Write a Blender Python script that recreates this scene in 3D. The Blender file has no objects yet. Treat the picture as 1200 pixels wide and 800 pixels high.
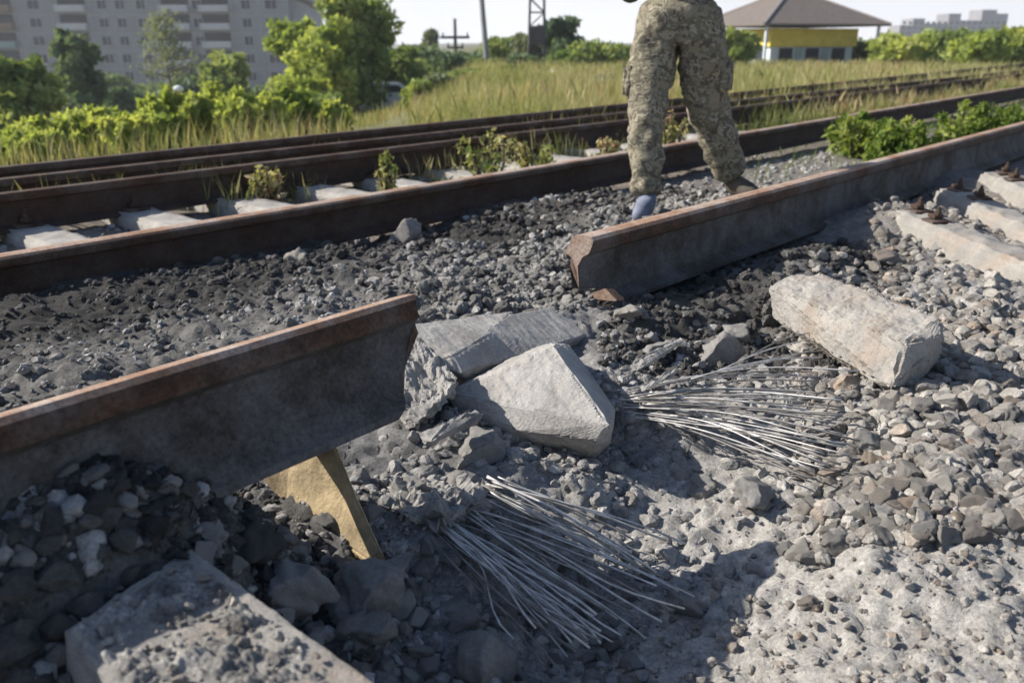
import bpy, bmesh, math, random
import numpy as np
from mathutils import Vector, Matrix, Quaternion

C = bpy.context.scene.collection
R = math.radians
rnd = random.Random(7)
rng = np.random.default_rng(11)

# ------------------------------------------------------------------ camera
CAM = Vector((0.0, 0.0, 0.844)); F = 1000.0
PITCH = math.atan2(350, 1000)
cp, sp = math.cos(PITCH), math.sin(PITCH)
cd = bpy.data.cameras.new('camera'); cam = bpy.data.objects.new('camera', cd); C.objects.link(cam)
cam.location = CAM; cam.rotation_euler = (math.pi/2 - PITCH, 0, 0)
cd.sensor_width = 36; cd.lens = 30; cd.clip_start = 0.02; cd.clip_end = 5000
cd.dof.use_dof = True; cd.dof.focus_distance = 1.9; cd.dof.aperture_fstop = 4.2
bpy.context.scene.camera = cam

# ------------------------------------------------------------------ light
SUN = Vector((-0.984, 0.178, 0)).normalized()
EL = R(33)
sd = bpy.data.lights.new('sun', 'SUN'); sun = bpy.data.objects.new('sun', sd); C.objects.link(sun)
tosun = Vector((SUN.x*math.cos(EL), SUN.y*math.cos(EL), math.sin(EL)))
sun.rotation_euler = tosun.to_track_quat('Z', 'Y').to_euler()
sd.energy = 5.0; sd.angle = R(0.5); sd.color = (1.0, 0.93, 0.83)
w = bpy.data.worlds.new('World'); bpy.context.scene.world = w; w.use_nodes = True
nt = w.node_tree; bg = nt.nodes['Background']
sky = nt.nodes.new('ShaderNodeTexSky'); sky.sky_type = 'NISHITA'; sky.sun_disc = False
sky.sun_elevation = EL; sky.sun_rotation = math.atan2(SUN.x, SUN.y) % (2*math.pi)
sky.air_density = 1.0; sky.dust_density = 1.0; sky.ozone_density = 3.0
# thin bright cloud veil, thickest towards the horizon all the way round
tc = nt.nodes.new('ShaderNodeTexCoord'); sx = nt.nodes.new('ShaderNodeSeparateXYZ'); nt.links.new(tc.outputs['Generated'], sx.inputs[0])
mr = nt.nodes.new('ShaderNodeMapRange'); mr.inputs[1].default_value = -.02; mr.inputs[2].default_value = .26; mr.inputs[3].default_value = .93; mr.inputs[4].default_value = .0
nt.links.new(sx.outputs[2], mr.inputs[0])
cn = nt.nodes.new('ShaderNodeTexNoise'); cn.inputs['Scale'].default_value = 3; cn.inputs['Detail'].default_value = 5; nt.links.new(tc.outputs['Generated'], cn.inputs[0])
cc_ = nt.nodes.new('ShaderNodeValToRGB'); cc_.color_ramp.elements[0].position = .3; cc_.color_ramp.elements[0].color = (.70, .715, .77, 1); cc_.color_ramp.elements[1].position = .7; cc_.color_ramp.elements[1].color = (.84, .84, .875, 1)
nt.links.new(cn.outputs[0], cc_.inputs[0])
sc_ = nt.nodes.new('ShaderNodeVectorMath'); sc_.operation = 'SCALE'; sc_.inputs['Scale'].default_value = 14.5; nt.links.new(cc_.outputs[0], sc_.inputs[0])
mx_ = nt.nodes.new('ShaderNodeMix'); mx_.data_type = 'RGBA'; nt.links.new(mr.outputs[0], mx_.inputs[0]); nt.links.new(sky.outputs[0], mx_.inputs[6]); nt.links.new(sc_.outputs[0], mx_.inputs[7])
nt.links.new(mx_.outputs[2], bg.inputs[0]); bg.inputs[1].default_value = 0.082
vs = bpy.context.scene.view_settings
vs.view_transform = 'Standard'; vs.look = 'None'; vs.exposure = 0.62; vs.gamma = 1; vs.use_curve_mapping = False

# ------------------------------------------------------------------ place helpers
def ray(px, py):
    u, v = (px-600)/F, (400-py)/F
    return Vector((u, cp+v*sp, -sp+v*cp))
def P(px, py, t): return CAM + ray(px, py)*t
def at(px, py, z):
    d = ray(px, py); return CAM + d*((z-CAM.z)/d.z)
D = Vector((0.667, 0.745, 0)).normalized()       # along the track
N = Vector((-0.745, 0.667, 0)).normalized()      # across the track, away from the camera
def SC(s, c, z=0): return D*s + N*c + Vector((0, 0, z))

# ------------------------------------------------------------------ tagging
def tag(o, label=None, cat=None, group=None, kind=None):
    for k, v in (('label', label), ('category', cat), ('group', group), ('kind', kind)):
        if v: o[k] = v
    return o
def empty(name, loc=(0, 0, 0)):
    o = bpy.data.objects.new(name, None); o.location = loc; o.empty_display_size = .1; C.objects.link(o); return o
def link(name, me, m=None, parent=None):
    o = bpy.data.objects.new(name, me); C.objects.link(o)
    if m is not None and not me.materials: me.materials.append(m)
    if parent is not None:
        o.parent = parent
        o.location = -Vector(parent.location) if parent.type == 'EMPTY' else (0, 0, 0)
    return o
def from_bm(name, bm, m=None, parent=None, smooth=False):
    me = bpy.data.meshes.new(name); bm.to_mesh(me); bm.free()
    if smooth: me.polygons.foreach_set('use_smooth', [True]*len(me.polygons))
    return link(name, me, m, parent)
def np_mesh(name, V, Fc, smooth=False, attrs=None):
    """V (n,3), Fc (m,k) with constant k"""
    me = bpy.data.meshes.new(name); V = np.asarray(V, dtype=np.float32); Fc = np.asarray(Fc, dtype=np.int32)
    k = Fc.shape[1]
    me.vertices.add(len(V)); me.vertices.foreach_set('co', V.ravel())
    me.loops.add(Fc.size); me.loops.foreach_set('vertex_index', Fc.ravel())
    me.polygons.add(len(Fc)); me.polygons.foreach_set('loop_start', np.arange(0, Fc.size, k, dtype=np.int32))
    me.polygons.foreach_set('use_smooth', np.full(len(Fc), smooth, dtype=bool))
    for nm, a in (attrs or {}).items():
        a = np.asarray(a, dtype=np.float32)
        if a.ndim == 1:
            at_ = me.attributes.new(nm, 'FLOAT', 'POINT'); at_.data.foreach_set('value', a)
        else:
            at_ = me.attributes.new(nm, 'FLOAT_COLOR', 'POINT')
            at_.data.foreach_set('color', np.c_[a, np.ones(len(a))].astype(np.float32).ravel())
    me.update(calc_edges=True); me.validate()
    return me

# ------------------------------------------------------------------ numpy noise
def _h(ix, iy, seed):
    n = (ix.astype(np.int64)*374761393 + iy.astype(np.int64)*668265263 + seed*1442695041) & 0xFFFFFFFF
    n = ((n ^ (n >> 13))*1274126177) & 0xFFFFFFFF
    n = ((n ^ (n >> 15))*2246822519) & 0xFFFFFFFF
    return ((n ^ (n >> 16)) & 0xFFFFFF)/float(0xFFFFFF)
def vn(x, y, seed=0):
    x = np.asarray(x, float); y = np.asarray(y, float)
    ix, iy = np.floor(x), np.floor(y); fx, fy = x-ix, y-iy
    fx, fy = fx*fx*(3-2*fx), fy*fy*(3-2*fy)
    a, b, c, d = _h(ix, iy, seed), _h(ix+1, iy, seed), _h(ix, iy+1, seed), _h(ix+1, iy+1, seed)
    return (a*(1-fx)+b*fx)*(1-fy)+(c*(1-fx)+d*fx)*fy*1.0 - .5
def fbm(x, y, seed=0, o=4):
    s = 0; a = 1.0
    for i in range(o):
        s = s + a*vn(x, y, seed+i*17); x = x*2.03+3.1; y = y*2.03-1.7; a *= .5
    return s
def worley(x, y, seed=0):
    x = np.asarray(x, float); y = np.asarray(y, float)
    ix, iy = np.floor(x), np.floor(y); best = np.full(x.shape, 9.0); hh = np.zeros(x.shape)
    for dx in (-1, 0, 1):
        for dy in (-1, 0, 1):
            cx, cy = ix+dx, iy+dy
            qx, qy = cx+_h(cx, cy, seed), cy+_h(cx, cy, seed+5)
            d = np.hypot(x-qx, y-qy); m = d < best
            best = np.where(m, d, best); hh = np.where(m, _h(cx, cy, seed+9), hh)
    return best, hh
def sstep(a, b, x):
    t = np.clip((x-a)/(b-a), 0, 1); return t*t*(3-2*t)

# ------------------------------------------------------------------ materials
class M:
    def __init__(s, name, rough=.9, metal=0.0, spec=.3):
        s.m = bpy.data.materials.new(name); s.m.use_nodes = True
        s.t = s.m.node_tree; s.b = s.t.nodes['Principled BSDF']
        s.b.inputs['Roughness'].default_value = rough; s.b.inputs['Metallic'].default_value = metal
        s.b.inputs['Specular IOR Level'].default_value = spec
        s.co = s.t.nodes.new('ShaderNodeTexCoord')
    def n(s, typ, **kw):
        x = s.t.nodes.new(typ)
        for k, v in kw.items(): setattr(x, k, v)
        return x
    def l(s, a, b): s.t.links.new(a, b)
    def noise(s, scale, detail=6, rough=.6, sx=(1, 1, 1), coord='Object', dist=0):
        mp = s.n('ShaderNodeMapping'); mp.inputs['Scale'].default_value = sx
        s.l(s.co.outputs[coord], mp.inputs[0])
        x = s.n('ShaderNodeTexNoise'); x.inputs['Scale'].default_value = scale
        x.inputs['Detail'].default_value = detail; x.inputs['Roughness'].default_value = rough
        x.inputs['Distortion'].default_value = dist
        s.l(mp.outputs[0], x.inputs[0]); return x.outputs[0]
    def vor(s, scale, coord='Object', feature='F1'):
        x = s.n('ShaderNodeTexVoronoi'); x.inputs['Scale'].default_value = scale; x.feature = feature
        s.l(s.co.outputs[coord], x.inputs[0]); return x.outputs[0]
    def ramp(s, fac, stops, const=False):
        x = s.n('ShaderNodeValToRGB'); e = x.color_ramp.elements
        if const: x.color_ramp.interpolation = 'CONSTANT'
        while len(e) > 1: e.remove(e[-1])
        e[0].position = stops[0][0]; c0 = stops[0][1]; e[0].color = (*c0, 1) if len(c0) == 3 else c0
        for p, c in stops[1:]:
            k = e.new(p); k.color = (*c, 1)
        s.l(fac, x.inputs[0]); return x.outputs[0]
    def mix(s, fac, a, b, mode='MIX'):
        x = s.n('ShaderNodeMix', data_type='RGBA', blend_type=mode)
        if isinstance(fac, (int, float)): x.inputs[0].default_value = fac
        else: s.l(fac, x.inputs[0])
        for i, v in ((6, a), (7, b)):
            if isinstance(v, tuple): x.inputs[i].default_value = (*v, 1)
            else: s.l(v, x.inputs[i])
        return x.outputs[2]
    def math(s, op, a, b=0.0):
        x = s.n('ShaderNodeMath', operation=op)
        for i, v in ((0, a), (1, b)):
            if isinstance(v, (int, float)): x.inputs[i].default_value = v
            else: s.l(v, x.inputs[i])
        return x.outputs[0]
    def attr(s, name, out='Fac'):
        x = s.n('ShaderNodeAttribute', attribute_name=name); return x.outputs[out]
    def col(s, c):
        if isinstance(c, tuple): s.b.inputs['Base Color'].default_value = (*c, 1)
        else: s.l(c, s.b.inputs['Base Color'])
        return s
    def bump(s, h, dist, strength=1.0):
        x = s.n('ShaderNodeBump'); x.inputs['Distance'].default_value = dist; x.inputs['Strength'].default_value = strength
        s.l(h, x.inputs['Height'])
        prev = s.b.inputs['Normal'].links
        if prev: s.l(prev[0].from_socket, x.inputs['Normal'])
        s.l(x.outputs[0], s.b.inputs['Normal']); return s

def g(v, t=(1, 1, 1)): return (v*t[0], v*t[1], v*t[2])

def mat_ground():
    m = M('soil', .95)
    base = m.attr('soil', 'Color')
    n1 = m.ramp(m.noise(26, 8, .7), [(.3, g(.55)), (.5, g(.95)), (.7, g(1.45))])
    n2 = m.ramp(m.noise(160, 4, .7), [(.3, g(.7)), (.5, g(1)), (.72, g(1.4))])
    c = m.mix(1.0, base, n1, 'MULTIPLY'); c = m.mix(1.0, c, n2, 'MULTIPLY')
    m.col(c); m.bump(m.noise(45, 8, .75), .012, .7); m.bump(m.noise(260, 4, .7), .003, .8)
    return m.m
def mat_rock(name, stops, tint=None):
    m = M(name, .93)
    oi = m.n('ShaderNodeObjectInfo')
    f = m.math('FRACT', m.math('ADD', oi.outputs['Random'], m.attr('rnd')))
    c = m.ramp(f, stops)
    n1 = m.ramp(m.noise(30, 8, .7), [(.3, g(.6)), (.5, g(1)), (.7, g(1.35))])
    n2 = m.ramp(m.noise(190, 3, .7), [(.3, g(.75)), (.5, g(1)), (.72, g(1.3))])
    c = m.mix(1.0, c, n1, 'MULTIPLY'); c = m.mix(1.0, c, n2, 'MULTIPLY')
    m.col(c); m.bump(m.noise(70, 8, .75), .006, .7); m.bump(m.noise(350, 3, .7), .002, .7)
    return m.m
def mat_concrete(name, lo, hi, patch=(.30, .24, .18), amount=.45):
    m = M(name, .9)
    c = m.ramp(m.noise(9, 8, .65), [(.3, lo), (.7, hi)])
    st = m.ramp(m.noise(5, 6, .7, coord='Object'), [(.5, g(0)), (.68, g(1))])
    c = m.mix(m.math('MULTIPLY', st, amount), c, patch)
    sp_ = m.ramp(m.noise(240, 4, .7), [(.28, g(.62)), (.45, g(1)), (.75, g(1.22))])
    c = m.mix(1.0, c, sp_, 'MULTIPLY')
    pits = m.ramp(m.vor(95), [(.05, g(0)), (.2, g(1))])
    m.col(c); m.bump(m.noise(60, 8, .7), .006, .6); m.bump(pits, .0025, .35); m.bump(m.noise(400, 3, .7), .0012, .8)
    return m.m
def mat_rust(name, lo, hi, dust, dust_amt=.5, rough=.8):
    m = M(name, rough, 0.25)
    c = m.ramp(m.noise(14, 8, .7, sx=(1, 1, 1.8)), [(.28, lo), (.62, hi)])
    c2 = m.ramp(m.noise(5, 7, .72), [(.42, g(0)), (.6, g(1))])
    c = m.mix(m.math('MULTIPLY', c2, dust_amt), c, dust)
    fl = m.ramp(m.noise(120, 5, .7), [(.3, g(.55)), (.5, g(1)), (.7, g(1.35))])
    c = m.mix(1.0, c, fl, 'MULTIPLY')
    m.col(c); m.bump(m.noise(50, 8, .75), .003, .7); m.bump(m.noise(260, 4, .7), .001, .8)
    return m.m
def mat_leaf(name, stops, trans=.35):
    m = M(name, .75, spec=.15)
    oi = m.n('ShaderNodeObjectInfo')
    c = m.ramp(m.attr('rnd'), stops); m.col(c)
    tr = m.n('ShaderNodeBsdfTranslucent'); m.l(m.mix(1.0, c, (1.5, 1.45, .7), 'MULTIPLY'), tr.inputs[0])
    mx = m.n('ShaderNodeMixShader'); mx.inputs[0].default_value = trans
    m.l(m.b.outputs[0], mx.inputs[1]); m.l(tr.outputs[0], mx.inputs[2])
    m.l(mx.outputs[0], m.t.nodes['Material Output'].inputs[0])
    return m.m
def mat_plain(name, c, rough=.7, metal=0, var=.25, scale=6, bump=.0):
    m = M(name, rough, metal)
    n = m.ramp(m.noise(scale, 6, .65), [(.3, g(1-var)), (.7, g(1+var))])
    m.col(m.mix(1.0, c, n, 'MULTIPLY'))
    if bump: m.bump(m.noise(scale*8, 5, .7), bump, .6)
    return m.m

GROUND = mat_ground()
PALE = mat_rock('pale_stone', [(0, (.20, .19, .18)), (.3, (.30, .285, .26)), (.5, (.36, .34, .31)), (.64, (.19, .175, .16)), (.78, (.27, .24, .21)), (.87, (.44, .42, .39)), (.93, (.31, .245, .19)), (1, (.20, .19, .18))])
DARK = mat_rock('dark_clod', [(0, (.045, .043, .042)), (.5, (.07, .067, .064)), (.85, (.11, .105, .10)), (1, (.17, .165, .155))])  # dark soil clods, also laid where rail shade is painted in
MIDR = mat_rock('grey_clod', [(0, (.14, .137, .132)), (.5, (.22, .214, .205)), (.85, (.32, .31, .295)), (1, (.42, .40, .38))])
GREYR = mat_rock('grey_rubble', [(0, (.19, .187, .183)), (.5, (.28, .274, .265)), (.85, (.38, .37, .355)), (1, (.20, .18, .165))])
CONC = mat_concrete('concrete', (.27, .26, .245), (.44, .425, .40), patch=(.22, .205, .19), amount=.6)
CONCD = mat_concrete('dusty_concrete', (.22, .212, .20), (.37, .35, .32), patch=(.29, .21, .15), amount=.6)
CONCP = mat_concrete('pale_sleeper_concrete', (.27, .255, .235), (.45, .43, .40), patch=(.27, .23, .19), amount=.4)
CONCR = mat_concrete('crushed_concrete', (.20, .195, .19), (.34, .33, .31), patch=(.22, .2, .18))
WIRED = mat_plain('dusty_wire', (.24, .23, .22), .8, .2, .5, 30)
RUST = mat_rust('rusty_steel', (.035, .022, .016), (.10, .055, .035), (.17, .15, .135), .5)  # rust, darkened to put shade into the rail head sides
RUSTT = mat_rust('lit_rail_head_rust', (.22, .12, .075), (.38, .24, .16), (.46, .39, .34), .8)  # rust and dust, paled to paint sunlight onto the rail tops
WEB = mat_rust('dusty_rail_web', (.035, .03, .027), (.075, .065, .058), (.15, .148, .15), .75)
RAILD = mat_rust('dark_old_rail', (.03, .022, .018), (.085, .05, .035), (.10, .09, .085), .4)
WIRE = mat_plain('steel_wire', (.56, .55, .535), .6, .4, .5, 30)
PLATE = mat_plain('ochre_timber', (.42, .33, .20), .9, 0, .5, 14, .006)
LEAF_Y = mat_leaf('yellow_green_leaf', [(0, (.18, .24, .07)), (.5, (.30, .37, .11)), (1, (.46, .49, .18))], .45)
LEAF_G = mat_leaf('green_leaf', [(0, (.11, .165, .06)), (.5, (.20, .27, .10)), (1, (.36, .40, .16))])
LEAF_D = mat_leaf('dark_green_leaf', [(0, (.07, .12, .075)), (.5, (.13, .19, .11)), (1, (.22, .28, .16))], .25)
LEAF_S = mat_leaf('grey_green_leaf', [(0, (.12, .15, .10)), (1, (.24, .27, .18))], .3)
GRASS = mat_leaf('dry_grass', [(0, (.13, .18, .05)), (.3, (.24, .27, .10)), (.6, (.42, .39, .20)), (.85, (.52, .45, .28)), (1, (.30, .18, .12))], .3)
WEED = mat_leaf('green_weed', [(0, (.07, .12, .025)), (.6, (.16, .23, .05)), (1, (.32, .36, .12))], .4)
BARK = mat_plain('bark', (.10, .08, .06), .95, 0, .4, 8, .02)

# ------------------------------------------------------------------ terrain
CTRL = [  # pixel x, pixel y, height, reach
    (60, 640, .20, .08), (150, 630, .15, .06), (170, 700, .07, .08), (90, 760, .04, .1),
    (250, 780, .0, .12), (0, 780, .04, .15), (684, 370, .085, .06), (960, 280, .17, .13),
    (740, 372, .085, .08), (800, 345, .12, .10), (880, 312, .165, .12), (1060, 245, .15, .2), (1160, 200, .14, .3),
    (330, 640, .03, .12), (420, 600, .03, .12), (400, 690, .00, .13), (480, 760, -.03, .14), (300, 700, .03, .12),
    (520, 620, -.01, .14), (500, 520, .02, .12), (560, 560, -.02, .12), (580, 780, -.12, .15), (640, 640, -.09, .14), (700, 700, -.13, .16),
    (650, 560, -.03, .12), (740, 560, -.05, .14), (780, 640, -.11, .16), (800, 780, -.14, .18), (860, 680, -.11, .15),
    (920, 760, -.09, .15), (980, 690, -.04, .15), (1080, 700, -.01, .2), (1100, 780, -.03, .2), (1190, 740, .0, .2), (1180, 600, .035, .2),
    (1050, 610, .0, .14), (1100, 530, .03, .16), (960, 580, -.05, .14), (880, 560, -.06, .14), (830, 480, -.02, .16), (900, 430, .01, .18),
    (760, 420, .04, .14), (690, 420, .04, .12), (1150, 430, .07, .2), (1190, 360, .10, .25), (1000, 300, .05, .22), (900, 300, .03, .2),
    (1060, 330, .08, .2), (820, 350, .03, .2), (620, 340, .08, .2), (540, 330, .09, .2), (500, 380, .05, .12), (400, 330, .07, .3),
    (200, 400, .09, .3), (60, 440, .12, .3), (100, 330, .05, .3), (300, 300, .02, .25), (700, 300, .09, .2), (760, 256, .05, .25), (850, 240, .06, .3),
    (640, 240, .03, .3), (40, 380, .06, .3), (1200, 215, .06, .3), (600, 470, .03, .12), (610, 515, .075, .055), (545, 490, .075, .05), (680, 525, .06, .05), (735, 450, .07, .05),
]
RLA, RLB = at(0, 484, .394), at(466, 347, .394)
CT = [(at(a, b, z), z, r) for a, b, z, r in CTRL]
def height(x, y, detail=True):
    x = np.asarray(x, float); y = np.asarray(y, float)
    s = D.x*x + D.y*y; c = N.x*x + N.y*y
    base = np.interp(c, [-3, .2, .7, 1.3, 1.7, 2.9, 3.2, 4.0, 5.6, 6.3, 9], [-.1, -.02, .06, .04, .03, -.03, -.06, -.06, -.05, -.03, -.08])
    num = base*.35; den = np.full(x.shape, .35)
    for p, z, r in CT:
        w_ = np.exp(-((x-p.x)**2+(y-p.y)**2)/(2*(r*.75)**2))*3
        num = num + w_*z; den = den + w_
    h = num/den
    la_, lb_ = RLA, RLB; ldx, ldy = (lb_.x-la_.x), (lb_.y-la_.y); ln_ = math.hypot(ldx, ldy); ldx /= ln_; ldy /= ln_
    fr_ = ((lb_.x-x)*ldx+(lb_.y-y)*ldy)/ln_; dp_ = (x-lb_.x)*ldy-(y-lb_.y)*ldx     # dp_ > 0 on the camera side
    mz = np.interp(fr_, [.42, .55, .8, 1.3, 4], [-.1, .13, .26, .305, .31])
    mz = mz - np.where(dp_ > .10, (dp_-.10)*1.15, 0) - np.where(dp_ < -.12, (-.12-dp_)*1.1, 0) + vn(x*14, y*14, 61)*.035
    h = np.maximum(h, mz)
    # embankment falls away towards the left background
    ang = x/np.maximum(y, .5)
    side = 1-sstep(-.17, -.03, ang)
    drop = np.interp(c, [6.6, 11, 25, 60, 150], [0, .4, 1.8, 5.4, 9.8])
    h = h - side*drop
    h = h - (1-side)*np.interp(np.hypot(x, y), [20, 60, 2500], [0, .3, 2])
    # roughness
    h = h + fbm(x*1.3, y*1.3, 3, 3)*.03*(1+np.clip(c-8, 0, 40)*.05)
    if detail:
        near = 1-sstep(4.5, 7.5, np.hypot(x, y))
        f1, hh = worley(x*13, y*13, 4); f2, h2 = worley(x*30, y*30, 8)
        clod = sstep(1.45, 1.7, c)*(1-sstep(2.95, 3.1, c))
        am = .014+.020*clod
        h = h + near*((.6-f1)*am*(.1+hh**2)*.7 + (.5-f2)*am*.4*(.3+h2) + fbm(x*8, y*8, 21, 5)*.036 + np.abs(fbm(x*28, y*28, 25, 4))*.022 + fbm(x*75, y*75, 31, 3)*.013)
    return h
def grade(lo, hi, step, far, k=1.09):
    a = list(np.arange(lo, hi, step)); st = step; p = a[-1]
    while p < far[1]: st *= k; p += st; a.append(p)
    st = step; p = a[0]; b = []
    while p > far[0]: st *= k; p -= st; b.append(p)
    return np.array(b[::-1]+a)
gx = grade(-1.25, 2.4, .0125, (-3000, 3000)); gy = grade(.55, 3.3, .0125, (-300, 4000), 1.06)
GX, GY = np.meshgrid(gx, gy)
GZ = height(GX, GY)
def soil_colour(x, y):
    s = D.x*x + D.y*y; c = N.x*x + N.y*y
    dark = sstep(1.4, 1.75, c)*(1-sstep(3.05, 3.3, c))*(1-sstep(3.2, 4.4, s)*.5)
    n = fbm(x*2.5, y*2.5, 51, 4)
    pale = np.array([.40, .385, .36]); dk = np.array([.165, .16, .152])*(1-.72*sstep(2.15, 2.6, c+n*.25))[:, None]; gr = np.array([.27, .265, .26])  # dark soil deepened towards the second rail to paint its shade
    # pale dust to the right, greyer soil in the crater, darker to its left
    p0 = at(1080, 760, 0); p1 = at(1180, 480, 0)
    dd = np.minimum(np.hypot(x-p0.x, y-p0.y)/.62, np.hypot(x-p1.x, y-p1.y)/.8)
    wp = 1-sstep(.75, 1.25, dd+n*.35)
    col = gr[None]*(1-wp[:, None]) + pale[None]*wp[:, None]
    lf = (1-sstep(-.35, .0, x+n*.2))*(1-sstep(1.2, 1.5, c))
    col = col*(1-lf[:, None]*.62)
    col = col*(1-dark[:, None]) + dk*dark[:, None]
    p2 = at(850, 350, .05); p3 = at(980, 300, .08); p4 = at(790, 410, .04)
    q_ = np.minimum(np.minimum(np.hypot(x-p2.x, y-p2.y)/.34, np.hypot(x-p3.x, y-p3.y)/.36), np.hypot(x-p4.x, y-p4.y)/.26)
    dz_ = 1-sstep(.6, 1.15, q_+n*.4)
    col = col*(1-dz_[:, None]*.80)  # dark soil by the right rail, deepened to stand in for its shadow
    bal = sstep(3.0, 3.3, c); b = np.array([.19, .165, .14])*(1+n[:, None]*.5)
    col = col*(1-bal[:, None]) + b*bal[:, None]
    rightd = sstep(3.0, 4.2, s)*(1-sstep(3.0, 3.3, c)); br = np.array([.17, .145, .12])
    col = col*(1-.6*rightd[:, None]) + br*.6*rightd[:, None]
    far = sstep(6.0, 7.5, c+n*2); fg = np.array([.13, .13, .06])*(1+n[:, None]*.8)
    return col*(1-far[:, None]) + fg*far[:, None]
V = np.c_[GX.ravel(), GY.ravel(), GZ.ravel()]
ny, nx = GX.shape
I = np.arange(nx*ny).reshape(ny, nx)
Fq = np.stack([I[:-1, :-1].ravel(), I[:-1, 1:].ravel(), I[1:, 1:].ravel(), I[1:, :-1].ravel()], 1)
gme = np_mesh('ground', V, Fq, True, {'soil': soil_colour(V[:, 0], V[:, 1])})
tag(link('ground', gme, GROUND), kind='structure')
def gh(x, y): return float(height(np.array([x]), np.array([y]))[0])
def hit(px, py, lift=0.0):
    """where the line of sight through a pixel meets the ground"""
    d = ray(px, py); ts = np.linspace(.5, 12, 2400)
    zz = CAM.z + d.z*ts - height(d.x*ts, d.y*ts, False) - lift
    k = int(np.argmax(zz < 0)) if (zz < 0).any() else 2399
    return CAM + d*float(ts[k]), float(ts[k])

# ------------------------------------------------------------------ rocks
def ico(sub):
    bm = bmesh.new(); bmesh.ops.create_icosphere(bm, subdivisions=sub, radius=1)
    V = np.array([v.co[:] for v in bm.verts]); Fc = np.array([[v.index for v in f.verts] for f in bm.faces]); bm.free()
    return V, Fc
ICO = {k: ico(k) for k in (1, 2, 3, 4)}
def rock_verts(sub, seed, cuts=11, flat=.75, rough=.05, soft=False):
    r = np.random.default_rng(seed); V = ICO[sub][0].copy()
    for i in range(cuts):
        n = r.normal(size=3); n /= np.linalg.norm(n); d = r.uniform(.45, .8)
        e = V@n - d; V -= np.clip(e, 0, None)[:, None]*n*(.75 if soft else 1.0)
    q = V*3+seed
    nz = fbm(q[:, 0]+q[:, 2]*.7, q[:, 1]-q[:, 2]*.6, seed, 4)
    V *= (1+nz*rough*3)[:, None]
    V *= np.array([r.uniform(.85, 1.2), r.uniform(.75, 1.0), flat*r.uniform(.75, 1.1)])
    return V/np.abs(V).max()
ROCKM = {}
def rock_mesh(kind, i, sub=3, **kw):
    k = (kind, i, sub)
    if k not in ROCKM:
        V = rock_verts(sub, i+100, **kw); ROCKM[k] = np_mesh('stone', V, ICO[sub][1], sub >= 4)
        ROCKM[k].materials.append({'pale': PALE, 'dark': DARK, 'mid': MIDR, 'grey': GREYR, 'conc': CONCR}[kind])
    return ROCKM[k]
def zone_points(n, poly, seed, smin, smax, power=2.2, zc=0.0, persp=True):
    """random ground points whose picture position lies in a rough quad (x0,y0,x1,y1)"""
    r = random.Random(seed); out = []
    x0, y0, x1, y1 = poly
    for _ in range(n):
        p = at(r.uniform(x0, x1), r.uniform(y0, y1), zc)
        out.append((p.x, p.y, smin+(smax-smin)*r.random()**power))
    return out

# ------------------------------------------------------------------ rails
PROF = [(-.075, 0), (.075, 0), (.075, .011), (.045, .018), (.014, .032), (.009, .06), (.009, .115), (.014, .134), (.034, .142), (.0365, .150), (.0365, .170), (.031, .179), (.012, .182),
        (-.012, .182), (-.031, .179), (-.0365, .170), (-.0365, .150), (-.034, .142), (-.014, .134), (-.009, .115), (-.009, .06), (-.014, .032), (-.045, .018), (-.075, .011)]
def rail(name, pts, mats, roll=0.0, end0=None, end1=None, parent=None, seg=.06, size=1.0, foot=1.0):
    """pts: list of top-of-rail points; the profile hangs below them"""
    pts = [Vector(p) for p in pts]; path = []
    for a, b in zip(pts[:-1], pts[1:]):
        n = max(1, int((b-a).length/seg))
        path += [a.lerp(b, i/n) for i in range(n)]
    path.append(pts[-1])
    n = len(path); k = len(PROF); Vs = []
    # resample profile finer
    for i, p in enumerate(path):
        t = (path[min(i+1, n-1)]-path[max(i-1, 0)]).normalized()
        lat = Vector((t.y, -t.x, 0)).normalized(); up = lat.cross(t).normalized()
        if up.z < 0: up = -up
        q = Quaternion(t, roll)
        for (a, h) in PROF:
            if a > .02 and h < .03: a = .02+(a-.02)*foot
            off = q @ (lat*a + up*(h-.182))*size
            e = Vector((0, 0, 0))
            if end0 and i < 4: e = t*end0(a, h)*(1-i/4)
            if end1 and i > n-5: e = t*end1(a, h)*(1-(n-1-i)/4)
            Vs.append(p+off+e)
    bm = bmesh.new(); vv = [bm.verts.new(v) for v in Vs]
    for i in range(n-1):
        for j in range(k):
            a, b = i*k+j, i*k+(j+1) % k
            f = bm.faces.new((vv[a], vv[b], vv[b+k], vv[a+k]))
            hh = (PROF[j][1]+PROF[(j+1) % k][1])/2
            f.material_index = 1 if hh > .173 else (2 if hh > .138 else 0)
            f.smooth = True
    for base in (0, (n-1)*k):
        f = bm.faces.new([vv[base+j] for j in range(k)]); f.material_index = 1
    bmesh.ops.recalc_face_normals(bm, faces=bm.faces)
    for e_ in bm.edges:
        if len(e_.link_faces) == 2 and e_.calc_face_angle(0) > R(35): e_.smooth = False
    o = from_bm(name, bm, None, parent)
    for m_ in mats: o.data.materials.append(m_)
    return o
LZ = .394
la, lb = at(0, 484, LZ), at(466, 347, LZ)
ld = (lb-la).normalized()
r1 = rail('broken_rail', [la-ld*1.9, lb], (WEB, RUSTT, RUST), roll=R(-19), end1=lambda a, h: .010*math.sin(h*70)-1.15*(.10-h)*(h < .10)+.012*math.sin(a*60), seg=.03, size=1.16, foot=.18)
tag(r1, 'severed near rail at lower left, its raised broken end with an orange top', 'rail')
AZ = .294
ra = at(682, 276, AZ)
rb = ra + D*3.2; rb = at(1200, 143, AZ)
rdir = (rb-ra).normalized()
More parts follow.
